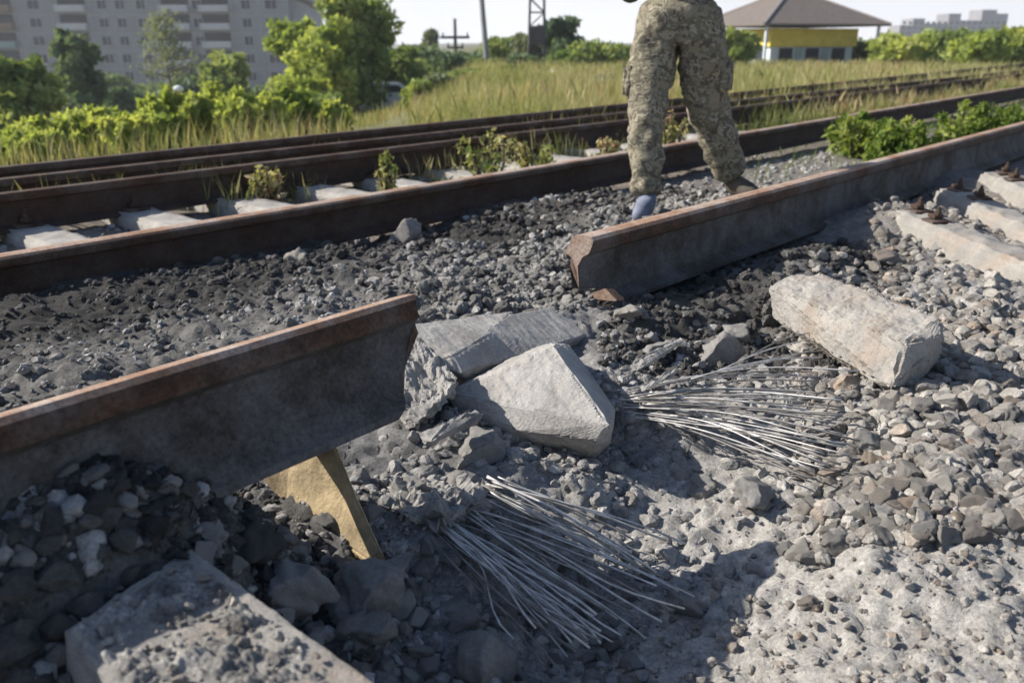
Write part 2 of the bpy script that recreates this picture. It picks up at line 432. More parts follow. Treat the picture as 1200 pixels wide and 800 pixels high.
r2 = rail('broken_rail', [ra, rb, rb+rdir*30], (WEB, RUSTT, RUST), roll=R(-7), end0=lambda a, h: (-.055*math.sin(math.pi*min(1, h/.17))+.006*math.sin(h*331+a*97)+.004*math.sin(h*911)) if h > .035 else .12, seg=.05, size=1.25, foot=.45)
tag(r2, 'severed near rail at upper right, cut end facing the gap, running past the man', 'rail')
tb0, tb1 = at(0, 298, .18), at(1060, 124, .18); bd = (tb1-tb0).normalized()
r3 = rail('steel_rail', [tb0-bd*3, tb0+bd*45], (RAILD, RUSTT, RUST), seg=.25)
tag(r3, 'intact rusty rail just behind the dark clods and the standing man', 'rail')
RL = []
for yl, yr, lab in ((226, 140, 'worn rail of the second track, first one beyond the row of sleeper ends'), (209, 131, 'middle rail of the second track, close between two others'), (195, 121, 'farthest rail, half hidden by grass at the embankment edge')):
    a, b = at(0, yl, .18), at(735, yr, .18); d_ = (b-a).normalized()
    o = rail('steel_rail', [a-d_*4, a+d_*50], (RAILD, RUST, RUST), seg=.5); tag(o, lab, 'rail'); RL.append((a, d_))

# ------------------------------------------------------------------ sleepers
def block_bm(L, W0, W1, H, cuts=6, rough=.004, seed=1, bev=.012):
    """sleeper body along x, W0 base width, W1 top width, top at z=0"""
    bm = bmesh.new()
    for (x, y, z) in [(sx*L/2, sy*(W0 if z else W1)/2, -H*z) for z in (1, 0) for sx in (-1, 1) for sy in (-1, 1)]: bm.verts.new((x, y, z))
    bmesh.ops.convex_hull(bm, input=bm.verts)
    bmesh.ops.dissolve_limit(bm, angle_limit=.01, verts=bm.verts, edges=bm.edges)
    bmesh.ops.bevel(bm, geom=bm.edges[:], offset=bev, segments=2, affect='EDGES')
    return bm
def roughen(bm, amp, freq, seed, sub=3, maxlen=None, chip=False):
    if chip:
        for e_ in bm.edges: e_.smooth = not (len(e_.link_faces) == 2 and e_.calc_face_angle(0) > R(18))
    if maxlen:
        for _ in range(9):
            es = [e for e in bm.edges if e.calc_length() > maxlen]
            if not es or len(bm.verts) > 16000: break
            bmesh.ops.subdivide_edges(bm, edges=es, cuts=1, use_grid_fill=True)
            bmesh.ops.triangulate(bm, faces=[f for f in bm.faces if len(f.verts) > 4])
    bm.normal_update()
    co = np.array([v.co[:] for v in bm.verts]); q = co*freq
    nz = .65*(fbm(q[:, 0]+q[:, 2]*.83, q[:, 1]-q[:, 2]*.71+5, seed, 5) + fbm(q[:, 2]*1.1-q[:, 1]*.5+3, q[:, 0]*.9+q[:, 1]*.6, seed+70, 5))
    wf, wh = worley(q[:, 0]*2.2+q[:, 2]*1.9, q[:, 1]*2.2-q[:, 2]*1.6, seed+3)
    nz = nz*.8 + (.5-wf)*.35*(wh > .45)
    ch = fbm(q[:, 0]*.8+q[:, 2]*.5, q[:, 1]*.8-q[:, 2]*.6, seed+40, 3)
    for v, a, c_ in zip(bm.verts, nz, ch):
        k_ = float(a)*amp
        if chip and any(not e_.smooth for e_ in v.link_edges): k_ = -abs(float(c_))*amp*1.1-.001
        v.co += v.normal*k_
    if chip:
        for e_ in bm.edges: e_.smooth = True
    return bm
SL_ME = []
for i in range(3):
    bm = block_bm(2.7, .29, .20, .2); roughen(bm, .010, 22, 60+i, maxlen=.035)
    for f in bm.faces: f.smooth = True
    me = bpy.data.meshes.new('concrete_sleeper'); bm.to_mesh(me); bm.free(); me.materials.append(CONCP); SL_ME.append(me)
def clip_mesh():
    bm = bmesh.new()
    def box(c, s):
        r = bmesh.ops.create_cube(bm, size=1, matrix=Matrix.Translation(c) @ Matrix.Diagonal((*s, 1)))
    box((0, 0, .008), (.10, .12, .014)); box((-.02, 0, .03), (.06, .05, .02))
    bmesh.ops.create_cone(bm, cap_ends=True, segments=6, radius1=.018, radius2=.018, depth=.03, matrix=Matrix.Translation((0, 0, .05)))
    bmesh.ops.create_cone(bm, cap_ends=True, segments=8, radius1=.010, radius2=.010, depth=.05, matrix=Matrix.Translation((0, 0, .06)))
    bmesh.ops.bevel(bm, geom=bm.edges[:], offset=.003, segments=1, affect='EDGES')
    me = bpy.data.meshes.new('rail_clip'); bm.to_mesh(me); bm.free(); me.materials.append(RUST); return me
CLIP = clip_mesh()
dN = Vector((-D.y, D.x, 0))
def put_sleeper(center, dirv, tilt, lab, group=None, clips=(), i=0):
    t = empty('concrete_sleeper', center); t.rotation_euler = (0, tilt, math.atan2(dirv.y, dirv.x))
    b = bpy.data.objects.new('sleeper_body', SL_ME[i % 3]); C.objects.link(b); b.parent = t
    for x in clips:
        for sg in (-1, 1):
            c = bpy.data.objects.new('rail_clip', CLIP); C.objects.link(c); c.parent = t
            c.location = (x+sg*.115, 0, 0); c.rotation_euler = (0, 0, 0 if sg > 0 else math.pi)
    return tag(t, lab, 'sleeper', group)
tl = math.atan2(.114, 1.615)
ORD = ['first', 'second', 'third', 'fourth', 'fifth', 'sixth', 'seventh', 'eighth', 'ninth', 'tenth', 'eleventh', 'twelfth', 'thirteenth', 'fourteenth']
for k in range(14):
    ctr = SC(.95+.535*k+rnd.uniform(-.03, .03), 5.22+rnd.uniform(-.05, .05), .012)
    put_sleeper(ctr, -N, rnd.uniform(-.006, .006), 'pale sleeper end between the second rail and the second track, %s from the left' % ORD[k], 'sleepers of the second track', (.68,), k)
# three sleeper ends right of the severed rail
for j, (pa, pb, lab) in enumerate((((1082, 256), (1215, 300), 'pale sleeper end sticking out below the right rail, nearest of three'),
                                   ((1130, 231), (1250, 274), 'pale sleeper end right of the severed rail, middle one of three'),
                                   ((1178, 210), (1290, 246), 'pale sleeper end at the right picture edge, farthest of three'))):
    a, b = at(*pa, .15), at(*pb, .15); d_ = (b-a).normalized()
    t = empty('concrete_sleeper', (a+b)/2); t.rotation_euler = (0, R(2), math.atan2(d_.y, d_.x))
    bm = block_bm((b-a).length+.25, .24, .15, .2); roughen(bm, .022, 16, 80+j, maxlen=.025)
    for f in bm.faces: f.smooth = True
    me = bpy.data.meshes.new('sleeper_body'); bm.to_mesh(me); bm.free(); me.materials.append(CONCD)
    o = bpy.data.objects.new('sleeper_body', me); C.objects.link(o); o.parent = t
    tag(t, lab, 'sleeper', 'sleepers of the damaged track')
    for xx in (.06, .24):
        c = bpy.data.objects.new('rail_clip', CLIP); C.objects.link(c); c.parent = t; c.location = (-((b-a).length+.25)/2+xx, rnd.uniform(-.03, .03), .0); c.rotation_euler = (0, 0, rnd.uniform(-.3, .3)); c.scale = (.75, .75, .75)

# hull block from picture points with their own distances
def hull(name, pts, m, amp=.012, freq=14, seed=1, bev=.01, maxlen=.03, parent=None, smooth=True):
    bm = bmesh.new()
    for p in pts: bm.verts.new(p)
    r = bmesh.ops.convex_hull(bm, input=bm.verts)
    bmesh.ops.delete(bm, geom=[v for v in bm.verts if not v.link_faces], context='VERTS')
    bmesh.ops.dissolve_limit(bm, angle_limit=.05, verts=bm.verts, edges=bm.edges)
    bmesh.ops.triangulate(bm, faces=bm.faces)
    roughen(bm, amp, freq, seed, maxlen=maxlen, chip=True)
    bmesh.ops.recalc_face_normals(bm, faces=bm.faces)
    for e_ in bm.edges:
        if len(e_.link_faces) == 2 and e_.calc_face_angle(0) > R(180): e_.smooth = False
    o = from_bm(name, bm, m, parent, False)
    return o
DN = Vector((0, 0, -.22))
# lower-left sleeper covered in dirt
q0, q1, q2 = at(222, 640, .19), at(72, 738, .195), at(447, 805, .2)
e = q2-q0; q3 = q1+e
top = [q0, q1, q0+e*2.2, q1+e*2.2]
t = empty('concrete_sleeper', q0+Vector((0, 0, -.2)))
out = (q1-q0).normalized()
hull('sleeper_body', top+[p+DN+(out*.03 if i % 2 else -out*.03) for i, p in enumerate(top)], CONCD, .005, 26, 5, .005, .016, t)
# crust of dirt on its top
nu, nv = 130, 300; uu, vvv = np.meshgrid(np.linspace(.01, .93, nu), np.linspace(.01, 2.1, nv))
A0, B0, E0 = np.array(q0), np.array(q1), np.array(e)
pts = A0[None]+(1-uu.ravel()[:, None])*(B0-A0)[None]+vvv.ravel()[:, None]*E0[None]
f1, hh = worley(pts[:, 0]*70, pts[:, 1]*70, 3); f2, h2 = worley(pts[:, 0]*160, pts[:, 1]*160, 6)
edge = np.minimum(np.minimum((uu.ravel()-.01)/.05, (.93-uu.ravel())/.06), (vvv.ravel()-.01)/.05).clip(0, 1)
edge = (edge+fbm(pts[:, 0]*30, pts[:, 1]*30, 2, 3)*.5).clip(0, 1)
pts[:, 2] += -.012 + edge*(.012+(.6-f1)*.009*(.1+hh)+(.5-f2)*.005*(.3+h2)+fbm(pts[:, 0]*22, pts[:, 1]*22, 9, 5)*.022+np.abs(fbm(pts[:, 0]*60, pts[:, 1]*60, 19, 4))*.014)
I2 = np.arange(nu*nv).reshape(nv, nu)
Fd = np.stack([I2[:-1, :-1].ravel(), I2[:-1, 1:].ravel(), I2[1:, 1:].ravel(), I2[1:, :-1].ravel()], 1)
me = np_mesh('dirt_crust', pts, Fd, True, {'soil': np.tile([[.36, .35, .33]], (len(pts), 1))*(1+fbm(pts[:, 0]*20, pts[:, 1]*20, 77, 3)[:, None]*.9)})
link('dirt_crust', me, GROUND, t)
Vs, Fs, At, off = [], [], [], 0
r_ = random.Random(3); pr_ = [rock_verts(2, 700+i, cuts=9, rough=.1) for i in range(8)]
for k in range(260):
    a_, b_ = r_.uniform(.06, .9), r_.uniform(.03, 1.6); c_ = A0+(1-a_)*(B0-A0)+b_*E0; rad = .0025+.009*r_.random()**3.5
    pv = pr_[k % 8]; an = r_.uniform(0, 6.3); Rm = np.array([[math.cos(an), -math.sin(an), 0], [math.sin(an), math.cos(an), 0], [0, 0, 1]])
    Vs.append(pv@Rm.T*rad+c_+np.array([0, 0, .004+r_.random()*.006])); Fs.append(ICO[2][1]+off); off += len(pv); At.append(np.full(len(pv), r_.random()))
o = link('dirt_crumbs', np_mesh('dirt_crumbs', np.concatenate(Vs), np.concatenate(Fs), False, {'rnd': np.concatenate(At)}), PALE, t); o['kind'] = 'stuff'
tag(t, 'big concrete sleeper at lower left, its top crusted with grey clods', 'sleeper')

# central broken sleeper under the gap, bright face towards the camera
t = empty('broken_sleeper', at(620, 480, -.02))
def PP(*l): return [P(*q) for q in l]
hull('sleeper_end', PP((522, 462, 1.98), (606, 424, 2.0), (648, 404, 2.0), (714, 497, 1.78), (700, 516, 1.80), (610, 505, 1.88), (535, 482, 1.97),
                       (668, 404, 2.12), (722, 480, 1.93), (716, 520, 1.90), (640, 402, 2.3), (580, 425, 2.25), (690, 545, 1.95), (560, 520, 2.02)), CONC, .007, 30, 8, .003, .0095, t)
hull('sleeper_body', PP((470, 381, 2.16), (560, 374, 2.32), (600, 364, 2.40), (575, 392, 2.20), (540, 438, 2.04), (505, 424, 2.05), (530, 418, 2.06),
                        (490, 450, 2.2), (560, 470, 2.2), (600, 415, 2.2), (640, 430, 2.4)), CONC, .006, 26, 12, .003, .010, t)
hull('sleeper_flake', PP((598, 368, 2.36), (645, 360, 2.52), (692, 376, 2.56), (688, 392, 2.44), (640, 408, 2.26), (560, 432, 2.10), (548, 420, 2.14), (570, 385, 2.22),
                        (640, 440, 2.5), (690, 430, 2.6), (560, 450, 2.3)), CONC, .006, 26, 15, .003, .010, t)
hull('crushed_edge', PP((466, 392, 2.06), (500, 402, 1.99), (538, 444, 1.90), (520, 470, 1.86), (486, 500, 1.84), (462, 470, 1.9), (500, 440, 2.1), (470, 520, 2.0)), CONCR, .045, 30, 33, .004, .008, t)
def wire_mesh(p0, p1, bend, r=.0017, n=12, kink=.0, seed=0):
    rr = random.Random(seed); ax = (p1-p0); L = ax.length; d = ax/L
    s1 = d.cross(Vector((0, 0, 1))).normalized(); s2 = s1.cross(d)
    ph = rr.uniform(0, 6); pts = []
    for i in range(n+1):
        u = i/n
        pts.append(p0+ax*u + s1*(bend[0]*math.sin(u*math.pi)+kink*math.sin(ph+u*7)*u)*L + s2*(bend[1]*math.sin(u*math.pi*.9)+kink*.6*math.cos(ph+u*5)*u)*L)
    bm = bmesh.new(); rings = []
    for i, p in enumerate(pts):
        t_ = (pts[min(i+1, n)]-pts[max(i-1, 0)]).normalized(); a = t_.cross(Vector((0, 0, 1))).normalized(); b = a.cross(t_)
        rings.append([bm.verts.new(p+(a*math.cos(k*2*math.pi/5)+b*math.sin(k*2*math.pi/5))*r) for k in range(5)])
    for a, b in zip(rings[:-1], rings[1:]):
        for k in range(5): bm.faces.new((a[k], a[(k+1) % 5], b[(k+1) % 5], b[k]))
    bm.faces.new(rings[0][::-1]); bm.faces.new(rings[-1])
    return bm
def wires(parent, specs, seed):
    rr = random.Random(seed)
    for k, (a, b, bend) in enumerate(specs):
        from_bm('wire', wire_mesh(a, b, bend, rr.uniform(.0015, .0025), kink=rr.choice((.005, .02, .03, .05, .09)), seed=seed+k), WIRE if rr.random() < .75 else WIRED, parent, True)
rr = random.Random(5); sp1 = []
for k in range(46):
    v = k/45
    x0 = rr.uniform(715, 770); y0 = 452+36*v+rr.uniform(-5, 5)
    x1 = rr.uniform(930, 1008); y1 = 432+128*v**1.15+rr.uniform(-8, 8)
    if k < 5: y1 = 385+9*k; x1 = 985-6*k; x0 = 850-10*k; y0 = 432+3*k
    g0, t0 = hit(x0, y0, .015); g1, t1 = hit(x1, y1, .025)
    sp1.append((P(x0, y0, min(t0, 2.0+.1*rr.random())), P(x1, y1, t1-rr.uniform(.0, .12)), (rr.uniform(-.05, .05), rr.uniform(-.01, .06))))
wires(t, sp1, 100)
tag(t, 'shattered pale sleeper in the rail gap with wires fanning to the right', 'broken sleeper')

# second wire bunch, from a crushed stub below the left rail
t = empty('broken_sleeper', at(510, 590, 0))
hull('sleeper_end', PP((455, 560, 1.66), (500, 545, 1.74), (560, 548, 1.78), (585, 575, 1.66), (520, 610, 1.52), (470, 600, 1.52), (480, 640, 1.6), (560, 610, 1.68), (450, 610, 1.66)), CONCR, .05, 32, 44, .004, .008, t)
sp2 = []
for k in range(56):
    cl_ = rr.choice(((486, 592, 668, 770), (500, 590, 700, 752), (522, 588, 755, 738), (545, 598, 790, 712), (566, 562, 790, 690), (580, 566, 770, 640), (575, 575, 735, 665), (505, 600, 690, 735)))
    x0 = cl_[0]+rr.gauss(0, 9); y0 = cl_[1]+rr.gauss(0, 5); x1 = cl_[2]+rr.gauss(0, 17); y1 = cl_[3]+rr.gauss(0, 11)
    if rr.random() < .25: f_ = rr.uniform(.6, .9); x1 = x0+(x1-x0)*f_; y1 = y0+(y1-y0)*f_
    g0, t0 = hit(x0, y0, .015); g1, t1 = hit(x1, y1, .02)
    sp2.append((P(x0, y0, min(t0, 1.64)), P(x1, y1, t1-rr.uniform(0, .09)), (rr.gauss(.015, .022), rr.uniform(0, .05))))
wires(t, sp2, 300)
tag(t, 'crushed sleeper stub under the left rail end, its wires fanning towards the camera', 'broken sleeper')

# right-hand loose sleeper block
t = empty('sleeper_block', at(1000, 430, 0))
hull('concrete_block', PP((901, 335, 2.46), (925, 322, 2.48), (957, 320, 2.47), (1103, 374, 2.05), (1104, 392, 2.02), (1062, 402, 2.0), (1070, 455, 2.06), (1045, 455, 2.0),
     (905, 372, 2.46), (985, 405, 2.2), (1100, 425, 2.2), (1090, 440, 2.25), (975, 340, 2.75), (1000, 440, 2.3)), CONCD, .015, 28, 17, .005, .011, t)
tag(t, 'big tilted sleeper block lying right of the wires, brownish front', 'concrete block')

# ochre plank under the left rail
def slab(name, pts, thick, m, bev=.004, parent=None, amp=.003):
    pts = [Vector(p) for p in pts]; n = (pts[1]-pts[0]).cross(pts[2]-pts[0]).normalized()
    if n.dot(CAM-pts[0]) > 0: n = -n
    bm = bmesh.new(); a = [bm.verts.new(p) for p in pts]; b = [bm.verts.new(p+n*thick) for p in pts]
    bm.faces.new(a); bm.faces.new(b[::-1]); k = len(pts)
    for i in range(k): bm.faces.new((a[i], a[(i+1) % k], b[(i+1) % k], b[i]))
    bmesh.ops.recalc_face_normals(bm, faces=bm.faces)
    bmesh.ops.bevel(bm, geom=bm.edges[:], offset=bev, segments=2, affect='EDGES')
    bmesh.ops.triangulate(bm, faces=bm.faces); roughen(bm, amp, 18, 3, maxlen=.03)
    return from_bm(name, bm, m, parent)
pl = slab('broken_plank', PP((300, 548, 1.58), (340, 528, 1.56), (386, 508, 1.50), (410, 568, 1.48), (447, 648, 1.43), (430, 656, 1.44), (392, 628, 1.50), (335, 590, 1.57)), .03, PLATE)
tag(pl, 'ochre broken plank wedged upright beneath the end of the left rail', 'plank')

# ------------------------------------------------------------------ distinctive chunks
CH = [  # px, py, width px, mesh seed, kind, label
    (862, 392, 58, 1, 'conc', 'pointed grey chunk standing above the right wire fan'),
    (845, 412, 62, 2, 'conc', 'flat grey chunk at the base of the pointed one'),
    (1115, 432, 52, 3, 'conc', 'grey chunk leaning on the right end of the big tilted block'),
    (1078, 480, 44, 4, 'pale', 'pale stone just under the front corner of the big tilted block'),
    (540, 572, 52, 5, 'conc', 'flat angular concrete flake above the lower wire fan'),
    (484, 578, 42, 6, 'conc', 'squarish grey chunk right of the ochre plank'),
    (440, 690, 110, 7, 'conc', 'large grey lump right of the dirt-crusted sleeper'),
    (435, 750, 80, 8, 'conc', 'grey lump against the sleeper edge at lower left'),
    (572, 775, 95, 9, 'conc', 'largest lump at the bottom edge, below the lower wires'),
    (536, 722, 58, 10, 'conc', 'grey stone behind the large lump at the bottom edge'),
    (505, 740, 26, 11, 'conc', 'small round stone left of the grey stone at the bottom'),
    (880, 585, 64, 12, 'conc', 'broad grey chunk on the shaded crater slope under the right wires'),
    (830, 560, 44, 13, 'conc', 'grey chunk below the right wire fan, left of the broad one'),
    (985, 570, 26, 14, 'conc', 'small rounded stone right of the tip of the wire fan'),
    (1020, 515, 38, 15, 'grey', 'grey stone beside the tips of the right wires'),
    (950, 708, 30, 16, 'pale', 'lone pale stone on the sunlit dust slope'),
    (805, 705, 60, 17, 'conc', 'grey lump in the crater shade beside the lower wire tips'),
    (20, 652, 36, 18, 'pale', 'pale stone at the left edge below the severed rail'),
    (1150, 535, 40, 19, 'pale', 'pale stone at right, halfway down the rubble'),
    (1035, 600, 34, 20, 'grey', 'grey stone at the foot of the right-hand rubble'),
    (570, 530, 70, 21, 'conc', 'dusty lump just below the bright face of the shattered sleeper'),
    (910, 520, 46, 22, 'pale', 'pale lump lying between the lowest of the right wires'),
    (350, 302, 30, 23, 'pale', 'white stone alone among the dark clods, left of centre'),
    (475, 274, 52, 24, 'conc', 'flat brownish slab fragment before the second rail'),
    (1190, 300, 44, 25, 'pale', 'pale block at the right edge under the sleeper ends'),
    (1040, 305, 46, 26, 'pale', 'pale flat stone above the big tilted block'),
    (1035, 276, 26, 27, 'pale', 'small tan stone near the foot of the right rail'),
    (770, 410, 60, 28, 'conc', 'crumbled lump under the cut end of the right rail'),
    (735, 372, 46, 29, 'pale', 'brownish lump touching the web of the right rail'),
    (110, 600, 55, 30, 'dark', 'large dark lump beneath the left rail'),
    (185, 618, 60, 31, 'dark', 'dark lump above the far corner of the crusted sleeper'),
    (300, 640, 90, 32, 'dark', 'dark lump left of the ochre plank'),
    (345, 690, 100, 33, 'grey', 'shaded lump along the edge of the crusted sleeper'),
]
def chunk(px, py, wpx, i, kind, lab, cat='rock', group=None):
    g_, t_ = hit(px, py+wpx*.25, .0)
    r = wpx*t_/F/2*1.08
    p = P(px, py+wpx*.2, t_)
    o = bpy.data.objects.new('concrete_chunk' if kind == 'conc' else 'stone', rock_mesh(kind, i, 4, cuts=16, rough=.11, flat=.85))
    C.objects.link(o); rr = random.Random(i)
    o.scale = (r, r, r*rr.uniform(.75, 1)); o.rotation_euler = (rr.uniform(-.4, .4), rr.uniform(-.4, .4), rr.uniform(0, 6.3))
    o.location = (p.x, p.y+r*.2, gh(p.x, p.y)+r*.28)
    tag(o, lab, cat, group)
for a in CH: chunk(*a)
# splinters: long thin shards by the wires and the plank
for k, (p0, p1, w_, lab) in enumerate((((498, 512, 1.72), (562, 482, 1.80), .05, 'long concrete splinter leaning beside the bright sleeper face'),
                                       ((740, 432, 1.98), (800, 395, 2.1), .035, 'thin splinter pointing up right under the right rail'),
                                       ((752, 455, 1.95), (798, 430, 2.0), .025, 'short splinter above the root of the right wires'))):
    a, b = P(*p0), P(*p1); d_ = (b-a).normalized(); s_ = d_.cross(Vector((0, 0, 1))).normalized()*w_/2; u_ = Vector((0, 0, w_*.5))
    o = hull('concrete_splinter', [a+s_, a-s_, a-u_, b+s_*.6, b-s_*.4, b-u_, (a+b)/2+u_*.5], CONCR, .012, 30, 50+k, .003, .012)
    tag(o, lab, 'splinter')

# ------------------------------------------------------------------ counted stones and rubble masses
ZONES = [  # rect in picture, number, size range (m), kind, share, label
    ((1010, 240, 1200, 330), 700, .006, .036, 'pale', 'r1'),
    ((940, 340, 1200, 640), 3300, .003, .036, 'pale', 'r2'),
    ((1080, 400, 1200, 620), 900, .006, .034, 'pale', 'r3'),
    ((720, 400, 960, 470), 300, .004, .03, 'grey', 'r4'),
    ((720, 470, 1050, 640), 1000, .002, .026, 'grey', 'r5'),
    ((450, 520, 760, 800), 1600, .0015, .026, 'grey', 'r6'),
    ((700, 640, 1200, 800), 2000, .001, .012, 'pale', 'r7'),
    ((500, 490, 740, 560), 420, .003, .022, 'grey', 'r6b'),
    ((250, 560, 520, 800), 1400, .003, .028, 'grey', 'r8'),
    ((700, 300, 1060, 450), 2100, .004, .032, 'dark', 'r4b'), ((700, 405, 775, 500), 300, .004, .024, 'grey', 'r4c'), ((520, 480, 730, 530), 260, .003, .020, 'grey', 'r4e'), ((465, 565, 600, 620), 160, .004, .018, 'grey', 'r4d'),
    ((0, 520, 330, 780), 1300, .003, .028, 'dark', 'r9'),
]
def visible_zone(): pass
individuals = []; mass = {'pale': [], 'grey': [], 'dark': [], 'mid': []}
for zi, (rc, n, a, b, kind, nm) in enumerate(ZONES):
    pts = zone_points(n, rc, zi+1, a, b, 5.5 if nm in ('r5', 'r6', 'r7', 'r8', 'r9') else 3.0)
    for (x, y, r) in pts: (mass[kind]).append((x, y, r))
r_ = random.Random(78)
for _ in range(1500):
    f_ = r_.uniform(.42, 1.25); d_ = abs(r_.gauss(0, .12))+.03
    b_ = RLB+(RLA-RLB)*f_; nn = Vector(((RLB-RLA).y, -(RLB-RLA).x, 0)).normalized(); p = b_+nn*d_
    mass['dark' if r_.random() < .75 else 'grey'].append((p.x, p.y, .003+.026*r_.random()**3.5))
# clods between the rails, in track coordinates; darkest where second rail's shade is painted
r_ = random.Random(77)
for _ in range(8500):
    s = r_.uniform(-.2, 4.6); c = r_.uniform(1.5, 3.02)
    p = SC(s, c); mass['dark' if c+r_.uniform(-.15, .15) > 2.35 else 'mid'].append((p.x, p.y, .005+(.012+.018*sstep(.9, 1.8, s))*r_.random()**(3.2)))
for _ in range(700):   # big crisp clods left of the cut rail end
    p = at(r_.uniform(470, 690), r_.uniform(270, 372), .06); mass['mid'].append((p.x, p.y, .009+.032*r_.random()**2.2))
for _ in range(2600):  # ballast beyond the second rail and around the near sleepers
    s = r_.uniform(-1, 7); c = r_.uniform(3.2, 4.45)
    p = SC(s, c); mass['grey'].append((p.x, p.y, .010+.018*r_.random()**1.5))
for _ in range(1500):
    s = r_.uniform(3.0, 8); c = r_.uniform(1.6, 3.0)
    p = SC(s, c); mass['grey'].append((p.x, p.y, .010+.022*r_.random()**1.5))
MARKS = [((660, 300), 'left of the cut end of the right rail'), ((500, 310), 'behind the end of the left rail'), ((570, 362), 'along the far edge of the shattered sleeper'), ((1170, 480), 'at the right picture edge below the tilted block'), ((1030, 520), 'beside the tips of the right wires'), ((1160, 610), 'at the right edge above the sunlit dust'), ((440, 720), 'between the crusted sleeper and the largest lump'), ((900, 555), 'just below the right wires'),
         ((1150, 250), 'beside the sleeper ends at right'), ((1010, 320), 'above the big tilted block'), ((1150, 400), 'right of the big tilted block'), ((900, 360), 'left of the big tilted block'),
         ((850, 310), 'under the severed right rail'), ((740, 400), 'at the cut end of the right rail'), ((880, 470), 'among the right wires'), ((1100, 540), 'on the rubble slope below the tilted block'),
         ((960, 600), 'on the shaded slope below the right wires'), ((1080, 680), 'on the sunlit dust at lower right'), ((820, 660), 'on the crater floor right of the lower wires'),
         ((640, 560), 'between the bright sleeper face and the lower wires'), ((650, 690), 'among the lower wires'), ((500, 480), 'below the end of the left rail'), ((500, 680), 'left of the lower wires'),
         ((360, 630), 'around the ochre plank'), ((330, 700), 'along the crusted sleeper'), ((120, 620), 'banked under the left rail'), ((560, 330), 'behind the shattered sleeper'),
         ((300, 350), 'between the left rail and the second rail'), ((100, 390), 'at far left behind the severed rail'), ((560, 270), 'before the second rail near the middle'), ((200, 310), 'in the shade of the second rail at left'),
         ((760, 235), 'around the feet of the man'), ((250, 235), 'among the sleeper ends beyond the second rail'), ((950, 190), 'behind the right rail near the weeds')]
SIZ = ('large', 'medium-sized', 'small')
def stone_label(kind, x, y, z, r):
    d = Vector((x, y, z))-CAM; dep = d.y*cp-d.z*sp; px = 600+F*d.x/dep; py = 400-F*(d.y*sp+d.z*cp)/dep
    m_ = min(MARKS, key=lambda q: (q[0][0]-px)**2+(q[0][1]-py)**2*1.6)[1]
    ap_ = r*2*F/dep; sz = SIZ[0] if ap_ > 42 else SIZ[1] if ap_ > 28 else SIZ[2]
    nm = {'pale': 'pale angular stone', 'grey': 'grey dusty stone', 'dark': 'dark soil clod', 'mid': 'grey crumbly clod'}[kind]
    return '%s %s %s' % (sz, nm, m_), '%ss %s' % (nm, m_)
for kind, L in mass.items():
    A = np.array(L); A[:, 0] += 0
    depth = A[:, 1]*cp - (0-CAM.z)*sp
    apparent = A[:, 2]/np.maximum(depth, .3)
    u = A[:, 0]/np.maximum(depth, .3); v = (A[:, 1]*sp-CAM.z*cp)/np.maximum(depth, .3)
    inside = (np.abs(u) < .59) & (v < .35) & (v > -.39)
    order = np.argsort(-apparent*inside)
    k = {'pale': 150, 'grey': 140, 'dark': 90, 'mid': 200}[kind]
    pick = order[:k]; rest = order[k:]
    z = height(A[:, 0], A[:, 1])
    for j in pick:
        x, y, r = A[j]
        i = int(_h(np.array([j]), np.array([3]), 1)[0]*14)
        o = bpy.data.objects.new('soil_clod' if kind in ('dark', 'mid') else 'stone', rock_mesh(kind, i, 4, cuts=14 if kind in ('pale', 'grey') else 9, rough=.07 if kind in ('pale', 'grey') else .2, soft=kind in ('dark', 'mid')))
        C.objects.link(o); o.location = (x, y, z[j]+r*.18); o.scale = (r, r, r)
        o.rotation_euler = (rnd.uniform(-.6, .6), rnd.uniform(-.6, .6), rnd.uniform(0, 6.3))
        lb_, gp_ = stone_label(kind, x, y, z[j], r)
        tag(o, lb_, 'soil clod' if kind in ('dark', 'mid') else 'stone', gp_)
    Vs, Fs, At, off = [], [], [], 0
    protos = {sub: [rock_verts(sub, 900+i, cuts=10, rough=.07 if kind in ('pale', 'grey') else .2, soft=kind in ('dark', 'mid')) for i in range(12)] for sub in (1, 2, 3)}
    ap = apparent*inside
    for j in rest:
        x, y, r = A[j]; sub = 1 if not inside[j] or apparent[j] < .0035 else (2 if apparent[j] < .0075 else 3)
        pv = protos[sub][j % 12]; a = rnd.uniform(0, 6.3); b = rnd.uniform(-.6, .6)
        ca, sa, cb, sb = math.cos(a), math.sin(a), math.cos(b), math.sin(b)
        Rm = np.array([[ca, -sa, 0], [sa, ca, 0], [0, 0, 1]])@np.array([[1, 0, 0], [0, cb, -sb], [0, sb, cb]])
        Vs.append(pv@Rm.T*r+np.array([x, y, z[j]+r*(.15 if kind != 'grey' else -.05)])); Fs.append(ICO[sub][1]+off); off += len(pv)
        At.append(np.full(len(pv), rnd.random()))
    me = np_mesh('rubble', np.concatenate(Vs), np.concatenate(Fs), False, {'rnd': np.concatenate(At)})
    nm = {'pale': 'gravel', 'grey': 'rubble', 'dark': 'dirt', 'mid': 'dirt'}[kind]
    o = link(nm, me, {'pale': PALE, 'grey': GREYR, 'dark': DARK, 'mid': MIDR}[kind])
    tag(o, {'pale': 'small pale gravel and dust spilled over the sunlit slope', 'grey': 'small grey rubble covering the crater and track bed', 'dark': 'loose dark crumbs of soil along the rails, darkened to paint rail shade', 'mid': 'loose grey crumbs of soil between the first two rails'}[kind], nm, kind='stuff')

